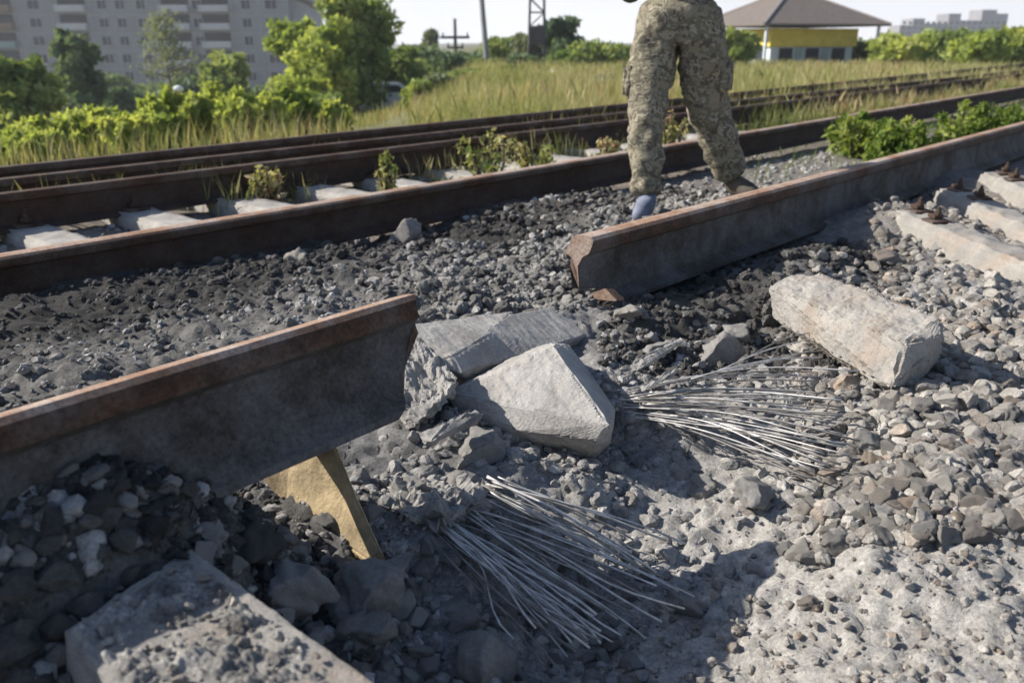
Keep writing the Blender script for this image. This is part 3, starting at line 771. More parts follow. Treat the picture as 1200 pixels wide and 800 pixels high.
# ------------------------------------------------------------------ vegetation helpers
def leaf_mesh(name, cents, size, m, seed, aspect=1.6, up=0.3):
    r = np.random.default_rng(seed); n = len(cents)
    sz = size*r.uniform(.5, 1.3, n)
    a = r.normal(size=(n, 3)); a[:, 2] += up; a /= np.linalg.norm(a, axis=1)[:, None]
    b = np.cross(a, r.normal(size=(n, 3))); b /= np.linalg.norm(b, axis=1)[:, None]
    c = np.asarray(cents)
    V = np.stack([c-a*sz[:, None]*aspect*.5, c+b*sz[:, None]*.35, c+a*sz[:, None]*aspect*.5, c-b*sz[:, None]*.35], 1).reshape(-1, 3)
    Fc = np.arange(n*4).reshape(n, 4)
    cl = fbm(c[:, 0]*1.7/size*.08, (c[:, 2]+c[:, 1])*1.7/size*.08, seed, 2)
    at_ = np.clip(r.random(n)*.6+.25+cl*.9, 0, 1).repeat(4)
    me = np_mesh(name, V, Fc, False, {'rnd': at_}); me.materials.append(m); return me
def tube(bm, p0, p1, r0, r1, n=6):
    d = (p1-p0).normalized(); a = d.cross(Vector((.3, .9, .1))).normalized(); b = a.cross(d)
    A = [bm.verts.new(p0+(a*math.cos(k*2*math.pi/n)+b*math.sin(k*2*math.pi/n))*r0) for k in range(n)]
    B = [bm.verts.new(p1+(a*math.cos(k*2*math.pi/n)+b*math.sin(k*2*math.pi/n))*r1) for k in range(n)]
    for k in range(n): bm.faces.new((A[k], A[(k+1) % n], B[(k+1) % n], B[k]))
    bm.faces.new(A[::-1]); bm.faces.new(B)
def tree(name, px, topy, wpx, t_, m, n, seed, lab, cat='tree', leaf=.12, sparse=.5, shape='round', group=None, crown_from=.25, zb=None):
    """a tree standing at distance t_, its top at the picture row topy"""
    r = random.Random(seed); nr = np.random.default_rng(seed)
    q = P(px, topy, t_); base = Vector((q.x, q.y, gh(q.x, q.y)-.05 if zb is None else zb)); H = q.z-base.z; W = wpx*t_/F/2*.92
    t = empty(name, base)
    bm = bmesh.new(); tr = max(.02, H*.018)
    pts = [base+Vector((r.uniform(-.03, .03)*H*k/4, r.uniform(-.03, .03)*H*k/4, H*.9*k/4)) for k in range(5)]
    for i in range(4): tube(bm, pts[i], pts[i+1], tr*(1-i/4.5), tr*(1-(i+1)/4.5))
    cl = []
    nb = 26; n = int(n*1.8)
    for i in range(nb):
        u = crown_from+(1-crown_from)*(i+r.random())/nb*.92
        k = min(3, int(u*4/.9)); st = pts[k].lerp(pts[k+1], min(1, u/.9*4-k))
        if shape == 'round': rad = W*math.sqrt(max(.05, 1-((u-.5)/.58)**2))
        elif shape == 'spire': rad = W*(1.05-u)
        else: rad = W*(.6+.4*math.sin(u*9+seed))*(1.15-u*.6)
        a = r.uniform(0, 6.28); en = st+Vector((math.cos(a)*rad*.7, math.sin(a)*rad*.7, H*.08))
        tube(bm, st, en, tr*.4, tr*.1, 4)
        for f_ in (.45, .75, 1.05):
            cl.append((st.lerp(en, f_)+Vector((r.uniform(-.1, .1)*W, r.uniform(-.1, .1)*W, r.uniform(-.02, .06)*H)), max(.30*W, .07*H)*r.uniform(.7, 1.3)))
    cl.append((base+Vector((0, 0, H*.95)), H*.05+W*.1))
    from_bm('trunk', bm, BARK, t)
    cents = []
    per = max(4, n//len(cl))
    for c, rad in cl:
        g_ = nr.normal(size=(per, 3)); g_ /= np.linalg.norm(g_, axis=1)[:, None]; g_ *= (nr.random(per)**.5)[:, None]*rad
        g_[:, 2] *= .8; cents.append(g_+np.array(c))
    cc = np.concatenate(cents); cc[:, 2] = np.clip(cc[:, 2], base.z+.02, None)
    me = leaf_mesh('crown', cc, leaf, m, seed); link('crown', me, None, t)
    return tag(t, lab, cat, group)
def bush(px, topy, wpx, t_, m, n, seed, lab, leaf=.05, stems=9, group=None, name='bush', cat='bush', zb=None):
    """many upright leafy shoots from one root"""
    r = random.Random(seed); nr = np.random.default_rng(seed)
    q = P(px, topy, t_); base = Vector((q.x, q.y, gh(q.x, q.y)-.03 if zb is None else zb)); H = max(.15, q.z-base.z); W = wpx*t_/F/2
    t = empty(name, base); bm = bmesh.new(); cents = []; per = n//stems
    for i in range(stems):
        a = r.uniform(0, 6.28); rad = W*math.sqrt(r.random()); hh = H*r.uniform(.6, 1)*(1-.25*rad/W)
        top_ = base+Vector((math.cos(a)*rad, math.sin(a)*rad, hh)); b0 = base+Vector((math.cos(a)*rad*.35, math.sin(a)*rad*.35, 0))
        mid = b0.lerp(top_, .5)+Vector((0, 0, hh*.08))
        tube(bm, b0, mid, .012+.004*H, .008, 4); tube(bm, mid, top_, .008, .003, 4)
        u = nr.random(per)**.6; wd = (.26*W+.03)*(1.3-u)
        g_ = nr.normal(size=(per, 3))*.6; ctr = np.where(u[:, None] < .5, np.array(b0)+(np.array(mid)-np.array(b0))*(u*2)[:, None], np.array(mid)+(np.array(top_)-np.array(mid))*(u*2-1)[:, None])
        cents.append(ctr+g_*wd[:, None]*np.array([1, 1, .5]))
    from_bm('stem', bm, BARK, t)
    cc = np.concatenate(cents); cc[:, 2] = np.clip(cc[:, 2], base.z+.01, None)
    link('foliage', leaf_mesh('foliage', cc, leaf, m, seed, 1.7, .6), None, t)
    return tag(t, lab, cat, group)

# bright shrubs along the embankment edge (left)
BU = [(10, 178, 90, 9, 'narrow bright shrub at the left picture edge behind the rails'), (60, 158, 100, 10, 'bright shrub, second from the left edge'),
      (110, 142, 90, 10.5, 'yellow-green shrub below the dark tree'), (155, 150, 80, 10, 'low bright shrub between two taller ones on the left'),
      (200, 120, 75, 11, 'yellowish upright shrub under the white lamp'), (245, 118, 75, 11.5, 'tall upright shrub right of the white lamp'),
      (290, 128, 80, 11, 'bright shrub at the foot of the big yellow-green tree'), (340, 118, 70, 12, 'shrub left of the white car behind the rails'),
      (383, 142, 50, 12, 'last shrub of the row, just left of the white car')]
for i, (x, y, wp_, t_, lab) in enumerate(BU):
    bush(x, y-26, wp_, t_, LEAF_Y, 7500, 400+i, lab, .085, 26, 'shrubs along the embankment')
for i, (x, y, wp_, t_, lab) in enumerate([(30, 150, 110, 13, 'deep green shrub filling the gap at far left'), (85, 135, 100, 14, 'green shrub between the left tree and the bright row'), (180, 138, 90, 14, 'green shrub in the second row near the lamp'), (320, 110, 100, 15, 'green shrub in front of the big tree')]):
    bush(x, y, wp_, t_, LEAF_G, 5200, 450+i, lab, .11, 22, 'shrubs along the embankment')

# trees
tree('tree', 22, 78, 90, 24, LEAF_G, 4200, 1, 'round green tree at the left picture edge', leaf=.19)
tree('tree', 84, 46, 66, 42, LEAF_D, 2200, 2, 'dark blue-green tree in front of the left balconies', leaf=.30)
tree('tree', 190, 20, 130, 60, LEAF_S, 650, 3, 'thin grey-green tree before the middle of the apartment block', leaf=.28, shape='loose')
tree('tree', 135, 108, 60, 55, LEAF_D, 1200, 4, 'low dark tree at the foot of the apartment block', leaf=.35)
tree('tree', 262, 70, 70, 46, LEAF_G, 1800, 5, 'small tree with a yellowish top, right part of the block', leaf=.30)
tree('tree', 225, 98, 80, 52, LEAF_D, 1500, 6, 'dark tree behind the white lamp', leaf=.35)
tree('tree', 345, 30, 80, 34, LEAF_Y, 3200, 7, 'yellow-green tree at the right end of the apartment block', leaf=.22, crown_from=.12)
tree('tree', 408, 4, 120, 32, LEAF_G, 5000, 8, 'biggest leafy tree, right of the apartment block', leaf=.22, crown_from=.1)
tree('tree', 378, 34, 90, 30, LEAF_Y, 2600, 9, 'sunlit tree in front of the biggest leafy tree', leaf=.20, crown_from=.1)
tree('tree', 455, 60, 80, 36, LEAF_G, 4200, 10, 'green tree behind the white car', leaf=.24, crown_from=.05)
tree('tree', 505, 40, 46, 60, LEAF_S, 1500, 11, 'pale thin tree left of the cross-armed post', leaf=.30, shape='spire')
tree('tree', 490, 62, 80, 50, LEAF_D, 3200, 12, 'dark bush-like tree behind the dry grass, left of the posts', leaf=.33, crown_from=.05)
tree('tree', 540, 72, 90, 52, LEAF_D, 3000, 13, 'dark low tree between the two tall posts', leaf=.33, crown_from=.05)
tree('tree', 590, 50, 60, 55, LEAF_G, 2400, 14, 'small bright green tree left of the lattice post', leaf=.30, crown_from=.05)
tree('tree', 655, 28, 60, 48, LEAF_D, 3400, 15, 'dark upright tree right of the lattice post', leaf=.28, crown_from=.1)
tree('tree', 620, 45, 50, 50, LEAF_S, 2200, 16, 'dull tree wrapped around the foot of the lattice post', leaf=.28, crown_from=.1)
tree('tree', 705, 60, 110, 45, LEAF_G, 4500, 17, 'broad green bush left of the man', leaf=.28, crown_from=.03)
tree('tree', 862, 42, 60, 40, LEAF_G, 2800, 18, 'green tree between the man and the pavilion', leaf=.26, crown_from=.05)
tree('tree', 1018, 52, 60, 52, LEAF_G, 2000, 19, 'bush at the right corner of the pavilion', leaf=.28, crown_from=.03)
for i, (x, y, wp_, t_, m_, lab) in enumerate([(1060, 48, 90, 45, LEAF_Y, 'yellowish bush below the left end of the far block'), (1110, 42, 80, 48, LEAF_G, 'green bush below the middle of the far block'),
        (1150, 44, 80, 40, LEAF_Y, 'bright bush below the right end of the far block'), (1195, 40, 70, 42, LEAF_Y, 'bush at the right picture edge on the horizon')]):
    tree('bush', x, y, wp_, t_, m_, 2600, 30+i, lab, 'bush', .28, crown_from=.03)
bush(1010, 128, 70, 6.6, WEED, 1800, 500, 'dark leafy weed growing over the second rail, right of the man', .045, 12, None, 'weed_plant', 'weed', zb=0.0)
for i, (x, y, wp_, t_, lab) in enumerate([(1080, 122, 90, 6.2, 'bright green weed between the rails at right, left one'), (1130, 112, 80, 6.8, 'bright green weed between the rails at right, middle one'), (1180, 108, 80, 7.0, 'bright green weed at the right edge between the rails'),
                                         (1050, 150, 60, 5.6, 'low green weed close behind the severed right rail')]):
    bush(x, y, wp_, t_, WEED, 1700, 510+i, lab, .035, 14, 'weeds between the rails', 'weed_plant', 'weed', zb=-.03)
for i, (x, y, wp_, t_, lab) in enumerate([(312, 180, 40, 4.8, 'dry weed tuft standing before the second-track rail at left'), (452, 172, 24, 5.0, 'slim green weed by the second-track rail'), (572, 150, 90, 5.4, 'wide straw-coloured tuft by the second-track rail'),
                                         (625, 152, 50, 5.7, 'straw tuft right of the widest tuft'), (790, 120, 40, 6.2, 'tuft seen between the legs of the man'), (710, 150, 30, 5.8, 'little pale tuft left of the legs of the man')]):
    bush(x, y, wp_, t_, GRASS, 380, 540+i, lab, .028, 12, 'weed tufts by the second track', 'weed_plant', 'weed', zb=-.05)

for i, x in enumerate(range(-30, 500, 48)):
    tree('bush', x, 116-(i*37 % 23), 95, 68+(i*13 % 9), LEAF_D, 1500, 60+i, 'dark bush of the far row below the apartment block, %s from the left' % ORD[i], 'bush', .5, crown_from=.03, group='far row of dark bushes')
for i, (x, y) in enumerate(((5, 132), (70, 138), (130, 140), (300, 125), (370, 118))):
    tree('bush', x, y, 90, 26+i % 3*3, (LEAF_G, LEAF_D)[i % 2], 2200, 80+i, 'mid-distance bush behind the bright row, %s from the left' % ORD[i], 'bush', .22, crown_from=.03, group='mid-distance bushes on the embankment slope')

for i, (x, y, wp_, t_, m_, lab) in enumerate([(490, 100, 40, 17, LEAF_G, 'low green bush on the grassy crest right of the white car'), (515, 92, 50, 21, LEAF_S, 'dull grey-green bush on the grassy crest under the cross-armed post'),
        (545, 88, 56, 25, LEAF_G, 'low green bush on the crest by the single mast'), (600, 84, 50, 28, LEAF_G, 'low bush on the crest left of the lattice post')]):
    tree('bush', x, y, wp_, t_, m_, 1600, 95+i, lab, 'bush', .13, crown_from=.02)

for i, (x, y, wp_) in enumerate([(478, 74, 60), (520, 70, 60), (565, 76, 50), (612, 70, 50), (665, 66, 60), (712, 70, 60)]):
    tree('bush', x, y, wp_, 38+i % 3*4, (LEAF_G, LEAF_D)[i % 2], 1500, 120+i, 'bush behind the dry grass left of the man, %s from the left' % ORD[i], 'bush', .24, crown_from=.02, group='bushes behind the dry grass')

# grass
def grass(name, pts, hmin, hmax, wd, m, lab, seed):
    r = np.random.default_rng(seed); n = len(pts); pts = np.asarray(pts)
    z = height(pts[:, 0], pts[:, 1], False)-.01
    dist = np.hypot(pts[:, 0], pts[:, 1]); h = r.uniform(hmin, hmax, n)*(.6+.8*(vn(pts[:, 0]*1.2, pts[:, 1]*1.2, 5)+.5))
    w_ = wd*np.maximum(1, dist/9); a = r.uniform(0, 6.28, n); lean = r.uniform(.05, .5, n)*h
    dx, dy = np.cos(a), np.sin(a); b = r.uniform(0, 6.28, n); lx, ly = np.cos(b)*lean, np.sin(b)*lean
    base = np.c_[pts[:, 0], pts[:, 1], z]
    o = np.c_[dx*w_/2, dy*w_/2, 0*h]
    mid = base+np.c_[lx*.35, ly*.35, h*.6]; tip = base+np.c_[lx, ly, h]
    V = np.stack([base-o, base+o, mid+o*.8, tip, mid-o*.8], 1).reshape(-1, 3)
    Fc = np.arange(n*5).reshape(n, 5)
    cv = np.clip(r.random(n)*.7+.2+vn(pts[:, 0]*.7, pts[:, 1]*.7, 9)*.7, 0, 1).repeat(5)
    me = np_mesh(name, V, Fc, False, {'rnd': cv})
    tag(link(name, me, m), lab, 'grass', kind='stuff')
gp = []
r_ = random.Random(9)
while len(gp) < 52000:
    t_ = 6*math.exp(r_.random()*2.2); u = r_.uniform(-.62, .66)
    x, y = u*t_, t_*1.02; c = N.x*x+N.y*y
    if c < 5.75 or (c < 6.4 and r_.random() < .6): continue
    if u < -.12 and c < 14 and r_.random() < (.97 if u > -.19 else .8): continue
    if vn(np.array([x*.8]), np.array([y*.8]), 44)[0] < -.22: continue
    gp.append((x, y))
grass('grass', gp, .10, .42, .006, GRASS, 'tall dry yellow-green grass beyond the tracks', 1)
gp = []
for _ in range(9000):
    s = r_.uniform(3.8, 26); c = r_.uniform(3.25, 5.4)
    p = SC(s, c)
    if vn(np.array([p.x*1.5]), np.array([p.y*1.5]), 45)[0] < .02-(s-5)*.03: continue
    gp.append((p.x, p.y))
for _ in range(3000):
    s = r_.uniform(5, 26); c = r_.uniform(1.7, 3.0); p = SC(s, c)
    if vn(np.array([p.x*1.5]), np.array([p.y*1.5]), 46)[0] > 0: gp.append((p.x, p.y))
grass('grass', gp, .04, .16, .005, WEED, 'green grass growing among the tracks at right', 2)
gp = []
for _ in range(7000):
    s = r_.uniform(.5, 14); c = r_.choice([r_.gauss(4.35, .08), r_.gauss(5.2, .15), r_.gauss(5.65, .12), r_.gauss(4.75, .1)]); p = SC(s, c)
    if vn(np.array([p.x*2.2]), np.array([p.y*2.2]), 48)[0] > .02-.05*max(0, s-3): gp.append((p.x, p.y))
grass('grass', gp, .06, .24, .006, GRASS, 'sparse dry stalks growing along the second-track rails', 3)

gp = []
for _ in range(9000):
    s = r_.uniform(5.5, 30); c = r_.uniform(4.2, 6.0); p = SC(s, c)
    if vn(np.array([p.x*1.1]), np.array([p.y*1.1]), 49)[0] > .08-.03*(s-5): gp.append((p.x, p.y))
grass('grass', gp, .08, .30, .006, GRASS, 'dry grass overgrowing the second track behind the man and to the right', 4)
# ------------------------------------------------------------------ buildings
def boxbm(bm, c, s, rz=0):
    bmesh.ops.create_cube(bm, size=1, matrix=Matrix.Translation(c) @ Matrix.Rotation(rz, 4, 'Z') @ Matrix.Diagonal((*s, 1)))
def box(name, c, s, m, parent=None, bev=0):
    bm = bmesh.new(); boxbm(bm, c, s)
    if bev: bmesh.ops.bevel(bm, geom=bm.edges[:], offset=bev, segments=1, affect='EDGES')
    me = bpy.data.meshes.new(name); bm.to_mesh(me); bm.free(); me.materials.append(m)
    o = bpy.data.objects.new(name, me); C.objects.link(o); o.parent = parent; return o
WALLM = mat_plain('grey_panel_wall', (.29, .295, .31), .9, 0, .12, .5)
WALLL = mat_plain('light_panel', (.38, .385, .395), .9, 0, .12, 1)
GLASS = mat_plain('window_glass', (.035, .042, .055), .45, 0, .3, .3)
FRAME = mat_plain('window_frame', (.5, .5, .5), .6, 0, .1, 2)
RAILP = mat_plain('balcony_panel', (.50, .51, .52), .8, 0, .15, .4)
RAILT = mat_plain('teal_balcony_panel', (.22, .32, .34), .8, 0, .15, .4)
BROWN = mat_plain('brown_balcony_panel', (.22, .16, .12), .8, 0, .15, .4)
DARKM = mat_plain('painted_recess_shade', (.05, .052, .06), .9, 0, .1, 1)
ROOFD = mat_plain('dark_roof', (.12, .10, .10), .9, 0, .15, 2)
TB = 150.0
def apartment():
    gl = P(-140, 60, TB); gr = P(342, 60, TB)
    W = (gr-gl).length; y0 = gl.y; zb = -9.8
    t = empty('apartment_building', (gl.x, y0, zb)); L = lambda px: (px+140)*TB/F
    H = 33.0
    box('wall', (W/2, 6, H/2), (W, 12, H), WALLM, t)
    box('roof', (W/2, 6, H+.25), (W+.6, 12.6, .5), ROOFD, t)
    FH = 2.95
    def mesh_of(fn):
        bm = bmesh.new(); fn(bm); me = bpy.data.meshes.new('piece'); bm.to_mesh(me); bm.free(); return me
    def win_me(w_, h_):
        def fn(bm):
            boxbm(bm, (0, 0, h_/2+.04), (w_+.16, .14, .08)); boxbm(bm, (0, 0, -h_/2-.04), (w_+.16, .14, .08))
            boxbm(bm, (w_/2+.04, 0, 0), (.08, .14, h_)); boxbm(bm, (-w_/2-.04, 0, 0), (.08, .14, h_)); boxbm(bm, (.1, 0, 0), (.08, .12, h_))
        f = mesh_of(fn); f.materials.append(FRAME); p = mesh_of(lambda bm: boxbm(bm, (0, .01, 0), (w_, .06, h_))); p.materials.append(GLASS); return f, p
    f15, p15 = win_me(1.5, 1.45); f20, p20 = win_me(2.0, 1.45)
    def window(x, z, big=False):
        f = bpy.data.objects.new('window', f20 if big else f15); C.objects.link(f); f.parent = t; f.location = (x, -.05, z)
        p = bpy.data.objects.new('pane', p20 if big else p15); C.objects.link(p); p.parent = f; return f
    def balc_me(w_, m_):
        def fn(bm):
            boxbm(bm, (0, -.65, -.95), (w_, 1.3, .16)); boxbm(bm, (0, -1.27, -.4), (w_, .08, .95))
            boxbm(bm, (w_/2-.04, -.62, -.4), (.08, 1.2, .94)); boxbm(bm, (-w_/2+.04, -.62, -.4), (.08, 1.2, .94))
        a = mesh_of(fn); a.materials.append(m_)
        b = mesh_of(lambda bm: boxbm(bm, (0, -.03, .35), (w_-.3, .1, 2.3))); b.materials.append(DARKM); return a, b  # flat dark panel painted in place of the recess shade
    bal = {k: balc_me(*v) for k, v in {'w5': (5.0, RAILP), 't5': (4.6, RAILT), 'b5': (4.6, BROWN)}.items()}
    def balcony(x, z, k):
        a = bpy.data.objects.new('balcony', bal[k][0]); C.objects.link(a); a.parent = t; a.location = (x, 0, z)
        b = bpy.data.objects.new('recess_shade_panel', bal[k][1]); C.objects.link(b); b.parent = a
    for fl in range(11):
        z = 1.9+fl*FH
        balcony(L(8), z, ('t5', 'b5', 'b5')[fl % 3]); balcony(L(92), z, 'w5'); balcony(L(211), z, 'w5'); balcony(L(257), z, 'w5')
        for px in (-110, -75, -40, 48, 127, 148, 172, 236, 293, 322): window(L(px), z+.15, px in (48, 322))
    bm = bmesh.new()
    for fl in range(12): boxbm(bm, (W/2, -.012, fl*FH+.35), (W, .05, .12))
    for px in (30, 68, 112, 140, 190, 230, 275, 308): boxbm(bm, (L(px), -.02, H/2), (.18, .09, H-.1))
    from_ = bpy.data.meshes.new('panel_joint'); bm.to_mesh(from_); bm.free(); from_.materials.append(WALLL)
    o = bpy.data.objects.new('panel_joint', from_); C.objects.link(o); o.parent = t
    # lower stair wing at the right end
    box('stair_wing', (W+1.7, 7, 9), (3.4, 9, 18.0), WALLL, t)
    bm = bmesh.new(); vs_ = [bm.verts.new(v) for v in ((W, 2.2, 18.0), (W+3.9, 2.2, 16.4), (W+3.9, 11.8, 16.4), (W, 11.8, 18), (W, 2.2, 18.9), (W+3.9, 2.2, 17.2), (W+3.9, 11.8, 17.2), (W, 11.8, 18.9))]
    for f in ((0, 3, 2, 1), (4, 5, 6, 7), (0, 1, 5, 4), (1, 2, 6, 5), (2, 3, 7, 6), (3, 0, 4, 7)): bm.faces.new([vs_[i] for i in f])
    me = bpy.data.meshes.new('wing_roof'); bm.to_mesh(me); bm.free(); me.materials.append(ROOFD); o = bpy.data.objects.new('wing_roof', me); C.objects.link(o); o.parent = t
    tag(t, 'long grey apartment block with stacked balconies behind the left trees', 'apartment block')
apartment()

FARW = mat_plain('far_block_wall', (.26, .255, .27), .9, 0, .15, .05)
def far_block():
    T = 520; a = P(1052, 50, T); zb = -4
    t = empty('apartment_building', (a.x, a.y, zb)); L = lambda px: (px-1052)*T/F
    Z = lambda py: (50-py)*T/F*1.05+CAM.z-zb
    def seg(x0, x1, py, nm='wall', dy=0): box(nm, ((L(x0)+L(x1))/2, 8+dy, Z(py)/2), (L(x1)-L(x0), 16, Z(py)), FARW, t)
    seg(1052, 1066, 32); seg(1066, 1080, 25, dy=-.4); seg(1080, 1107, 30); seg(1107, 1121, 20, dy=-.4); seg(1121, 1145, 27); seg(1145, 1162, 16, dy=-.4); seg(1162, 1176, 20)
    bm = bmesh.new(); boxbm(bm, (0, 0, 0), (1.7, .2, 1.5)); wm = bpy.data.meshes.new('window'); bm.to_mesh(wm); bm.free(); wm.materials.append(GLASS)
    for k in range(18):
        for f_ in range(5):
            o = bpy.data.objects.new('window', wm); C.objects.link(o); o.parent = t; o.location = (2.2+k*3.55, -.45, 4+f_*3.0)
    tag(t, 'hazy far apartment block with stepped roofline on the right horizon', 'apartment block')
far_block()

# pavilion
YEL = mat_plain('yellow_fascia', (.72, .56, .12), .8, 0, .12, 2)
PWALL = mat_plain('pale_blue_wall', (.62, .68, .72), .8, 0, .1, 2)
SHING = mat_plain('brown_roof', (.17, .145, .13), .85, 0, .15, 4, .01)
SHG = mat_plain('green_grey_panel', (.33, .40, .38), .8, 0, .15, 2)
def pavilion():
    T = 48.0; S = T/F; c = P(937, 80, T); zg = -.75
    t = empty('pavilion', (c.x, c.y+3, zg)); t.rotation_euler = (0, 0, R(16))
    Z = lambda py: (50-py)*S*1.05+CAM.z-zg
    hw = 2.65; z_w = Z(50); z_y = Z(37); z_e = Z(33); z_a = Z(-8)
    box('wall', (0, 0, z_w/2), (2*hw, 2*hw, z_w), PWALL, t)
    box('fascia', (0, 0, (z_w+z_y)/2-.07), (2*hw+.3, 2*hw+.3, z_y-z_w+.30), YEL, t)
    # hip roof
    e_ = hw+1.35; zt = z_e
    bm = bmesh.new(); lo = [bm.verts.new((x, y, zt)) for x, y in ((-e_, -e_), (e_, -e_), (e_, e_), (-e_, e_))]; lo2 = [bm.verts.new((x, y, zt+.10)) for x, y in ((-e_, -e_), (e_, -e_), (e_, e_), (-e_, e_))]
    k_ = .55; hi = [bm.verts.new((x, y, z_a-.25)) for x, y in ((-k_, -k_), (k_, -k_), (k_, k_), (-k_, k_))]
    bm.faces.new(lo[::-1]); bm.faces.new(hi)
    for i in range(4):
        j = (i+1) % 4; bm.faces.new((lo[i], lo[j], lo2[j], lo2[i])); bm.faces.new((lo2[i], lo2[j], hi[j], hi[i]))
    me = bpy.data.meshes.new('roof'); bm.to_mesh(me); bm.free(); me.materials.append(SHING)
    ro = bpy.data.objects.new('roof', me); C.objects.link(ro); ro.parent = t
    for i, (sx, sy) in enumerate(((-1, -1), (1, -1), (1, 1), (-1, 1))):
        a, b = Vector((sx*e_, sy*e_, zt+.12)), Vector((sx*k_, sy*k_, z_a-.23)); bm = bmesh.new(); tube(bm, a, b, .07, .07, 5)
        me = bpy.data.meshes.new('ridge_cap'); bm.to_mesh(me); bm.free(); me.materials.append(mat_ridge); o = bpy.data.objects.new('ridge_cap', me); C.objects.link(o); o.parent = ro
    box('roof_cap', (0, 0, z_a-.12), (1.2, 1.2, .22), mat_ridge, ro)
    for side in range(4):
        for k in range(3):
            x = (-1.7, 0, 1.7)[k]
            w = box('window', (0, 0, 0), (1.0, .08, 1.15), FRAME, t); w.rotation_euler = (0, 0, side*math.pi/2)
            d = Vector((x, -hw-.02, z_w*.5)); d.rotate(Matrix.Rotation(side*math.pi/2, 3, 'Z')); w.location = d
            box('pane', (0, -.03, 0), (.84, .06, 1.0), GLASS, w)
        for k in range(2):
            x = (-.85, .85)[k]; w = box('wall_panel', (0, 0, 0), (.45, .06, z_w*.96), SHG, t); w.rotation_euler = (0, 0, side*math.pi/2)
            d = Vector((x, -hw-.02, z_w*.5)); d.rotate(Matrix.Rotation(side*math.pi/2, 3, 'Z')); w.location = d
    for sx in (-1, 1):
        for sy in (-1, 1):
            box('post', (sx*(hw+.9), sy*(hw+.9), zt/2), (.13, .13, zt), PWALL, t)
    tag(t, 'small pavilion with brown hipped roof, yellow band and pale blue walls', 'pavilion')
mat_ridge = mat_plain('ridge_metal', (.34, .31, .30), .7, 0, .1, 3)
pavilion()

# ------------------------------------------------------------------ posts
POSTM = mat_plain('grey_post', (.27, .27, .28), .75, 0, .15, 3)
POSTD = mat_plain('dark_post', (.09, .085, .085), .85, 0, .2, 3)
def post(px, topy, t_, r, lab, name, arms=(), m=POSTM, lean=0):
    q = P(px, topy, t_); zb = gh(q.x, q.y)-.1
    t = empty(name, (q.x, q.y, zb)); bm = bmesh.new()
    tube(bm, Vector((lean, 0, 0)), Vector((0, 0, q.z-zb)), r, r*.7, 8)
    me = bpy.data.meshes.new('pole'); bm.to_mesh(me); bm.free(); me.materials.append(m); o = bpy.data.objects.new('pole', me); C.objects.link(o); o.parent = t
    for (py, half, dz) in arms:
        za = P(px, py, t_).z-zb
        box('crossarm', (0, -.05, za), (half*2*t_/F, .12, dz), m, t)
        for sx in (-1, 1):
            bm = bmesh.new(); tube(bm, Vector((sx*half*t_/F*.85, -.05, za)), Vector((sx*half*t_/F*.85, -.05, za+.32)), .07, .045, 6)
            me = bpy.data.meshes.new('insulator'); bm.to_mesh(me); bm.free(); me.materials.append(m); o = bpy.data.objects.new('insulator', me); C.objects.link(o); o.parent = t
    return t, zb
t, zb = post(557, -90, 44, .17, '', 'lamp_post', lean=.55)
box('lamp_head', (-.5, 0, P(557, -90, 44).z-zb), (1.3, .25, .12), POSTM, t, .03)
tag(t, 'single tall grey mast rising out of the picture left of the lattice post', 'mast')
t, zb = post(533, 22, 60, .15, '', 'utility_pole', ((44, 17, .18), (56, 10, .14)), POSTD)
tag(t, 'short dark pole with two crossarms among pale trees', 'utility pole')
# lattice post
q = P(630, -70, 42); zb = gh(q.x, q.y)-.1; t = empty('lattice_post', (q.x, q.y, zb)); Hh = q.z-zb
for i, (sx, sy) in enumerate(((-1, -1), (1, -1), (1, 1), (-1, 1))):
    bm = bmesh.new(); tube(bm, Vector((sx*.42, sy*.3, 0)), Vector((sx*.30, sy*.22, Hh)), .07, .05, 5)
    me = bpy.data.meshes.new('leg'); bm.to_mesh(me); bm.free(); me.materials.append(POSTD); o = bpy.data.objects.new('leg', me); C.objects.link(o); o.parent = t
for k in range(9):
    z0, z1 = Hh*k/9, Hh*(k+1)/9; sg = 1 if k % 2 else -1
    for y_ in (-.28, .28):
        bm = bmesh.new(); tube(bm, Vector((-.37*sg, y_, z0)), Vector((.37*sg, y_, z1)), .03, .03, 4); tube(bm, Vector((-.37, y_, z1)), Vector((.37, y_, z1)), .03, .03, 4)
        me = bpy.data.meshes.new('brace'); bm.to_mesh(me); bm.free(); me.materials.append(POSTD); o = bpy.data.objects.new('brace', me); C.objects.link(o); o.parent = t
box('transformer', (0, -.1, P(630, 42, 42).z-zb), (.9, .6, .9), POSTD, t, .05)
for sx in (-1, 1): box('equipment_box', (sx*.55, -.1, P(630, 85, 42).z-zb), (.35, .4, 1.5), POSTM, t, .03)
tag(t, 'tall lattice post with dark equipment rising above the grass', 'lattice post')
# fallen pale beam
a, b = P(646, 84, 30), P(697, 103, 28); bm = bmesh.new(); tube(bm, a, b, .10, .10, 8); 
be = from_bm('fallen_pole', bm, mat_plain('pale_pole', (.5, .48, .45), .8, 0, .15, 5)); tag(be, 'pale pole leaning down in the grass right of the lattice post', 'pole')
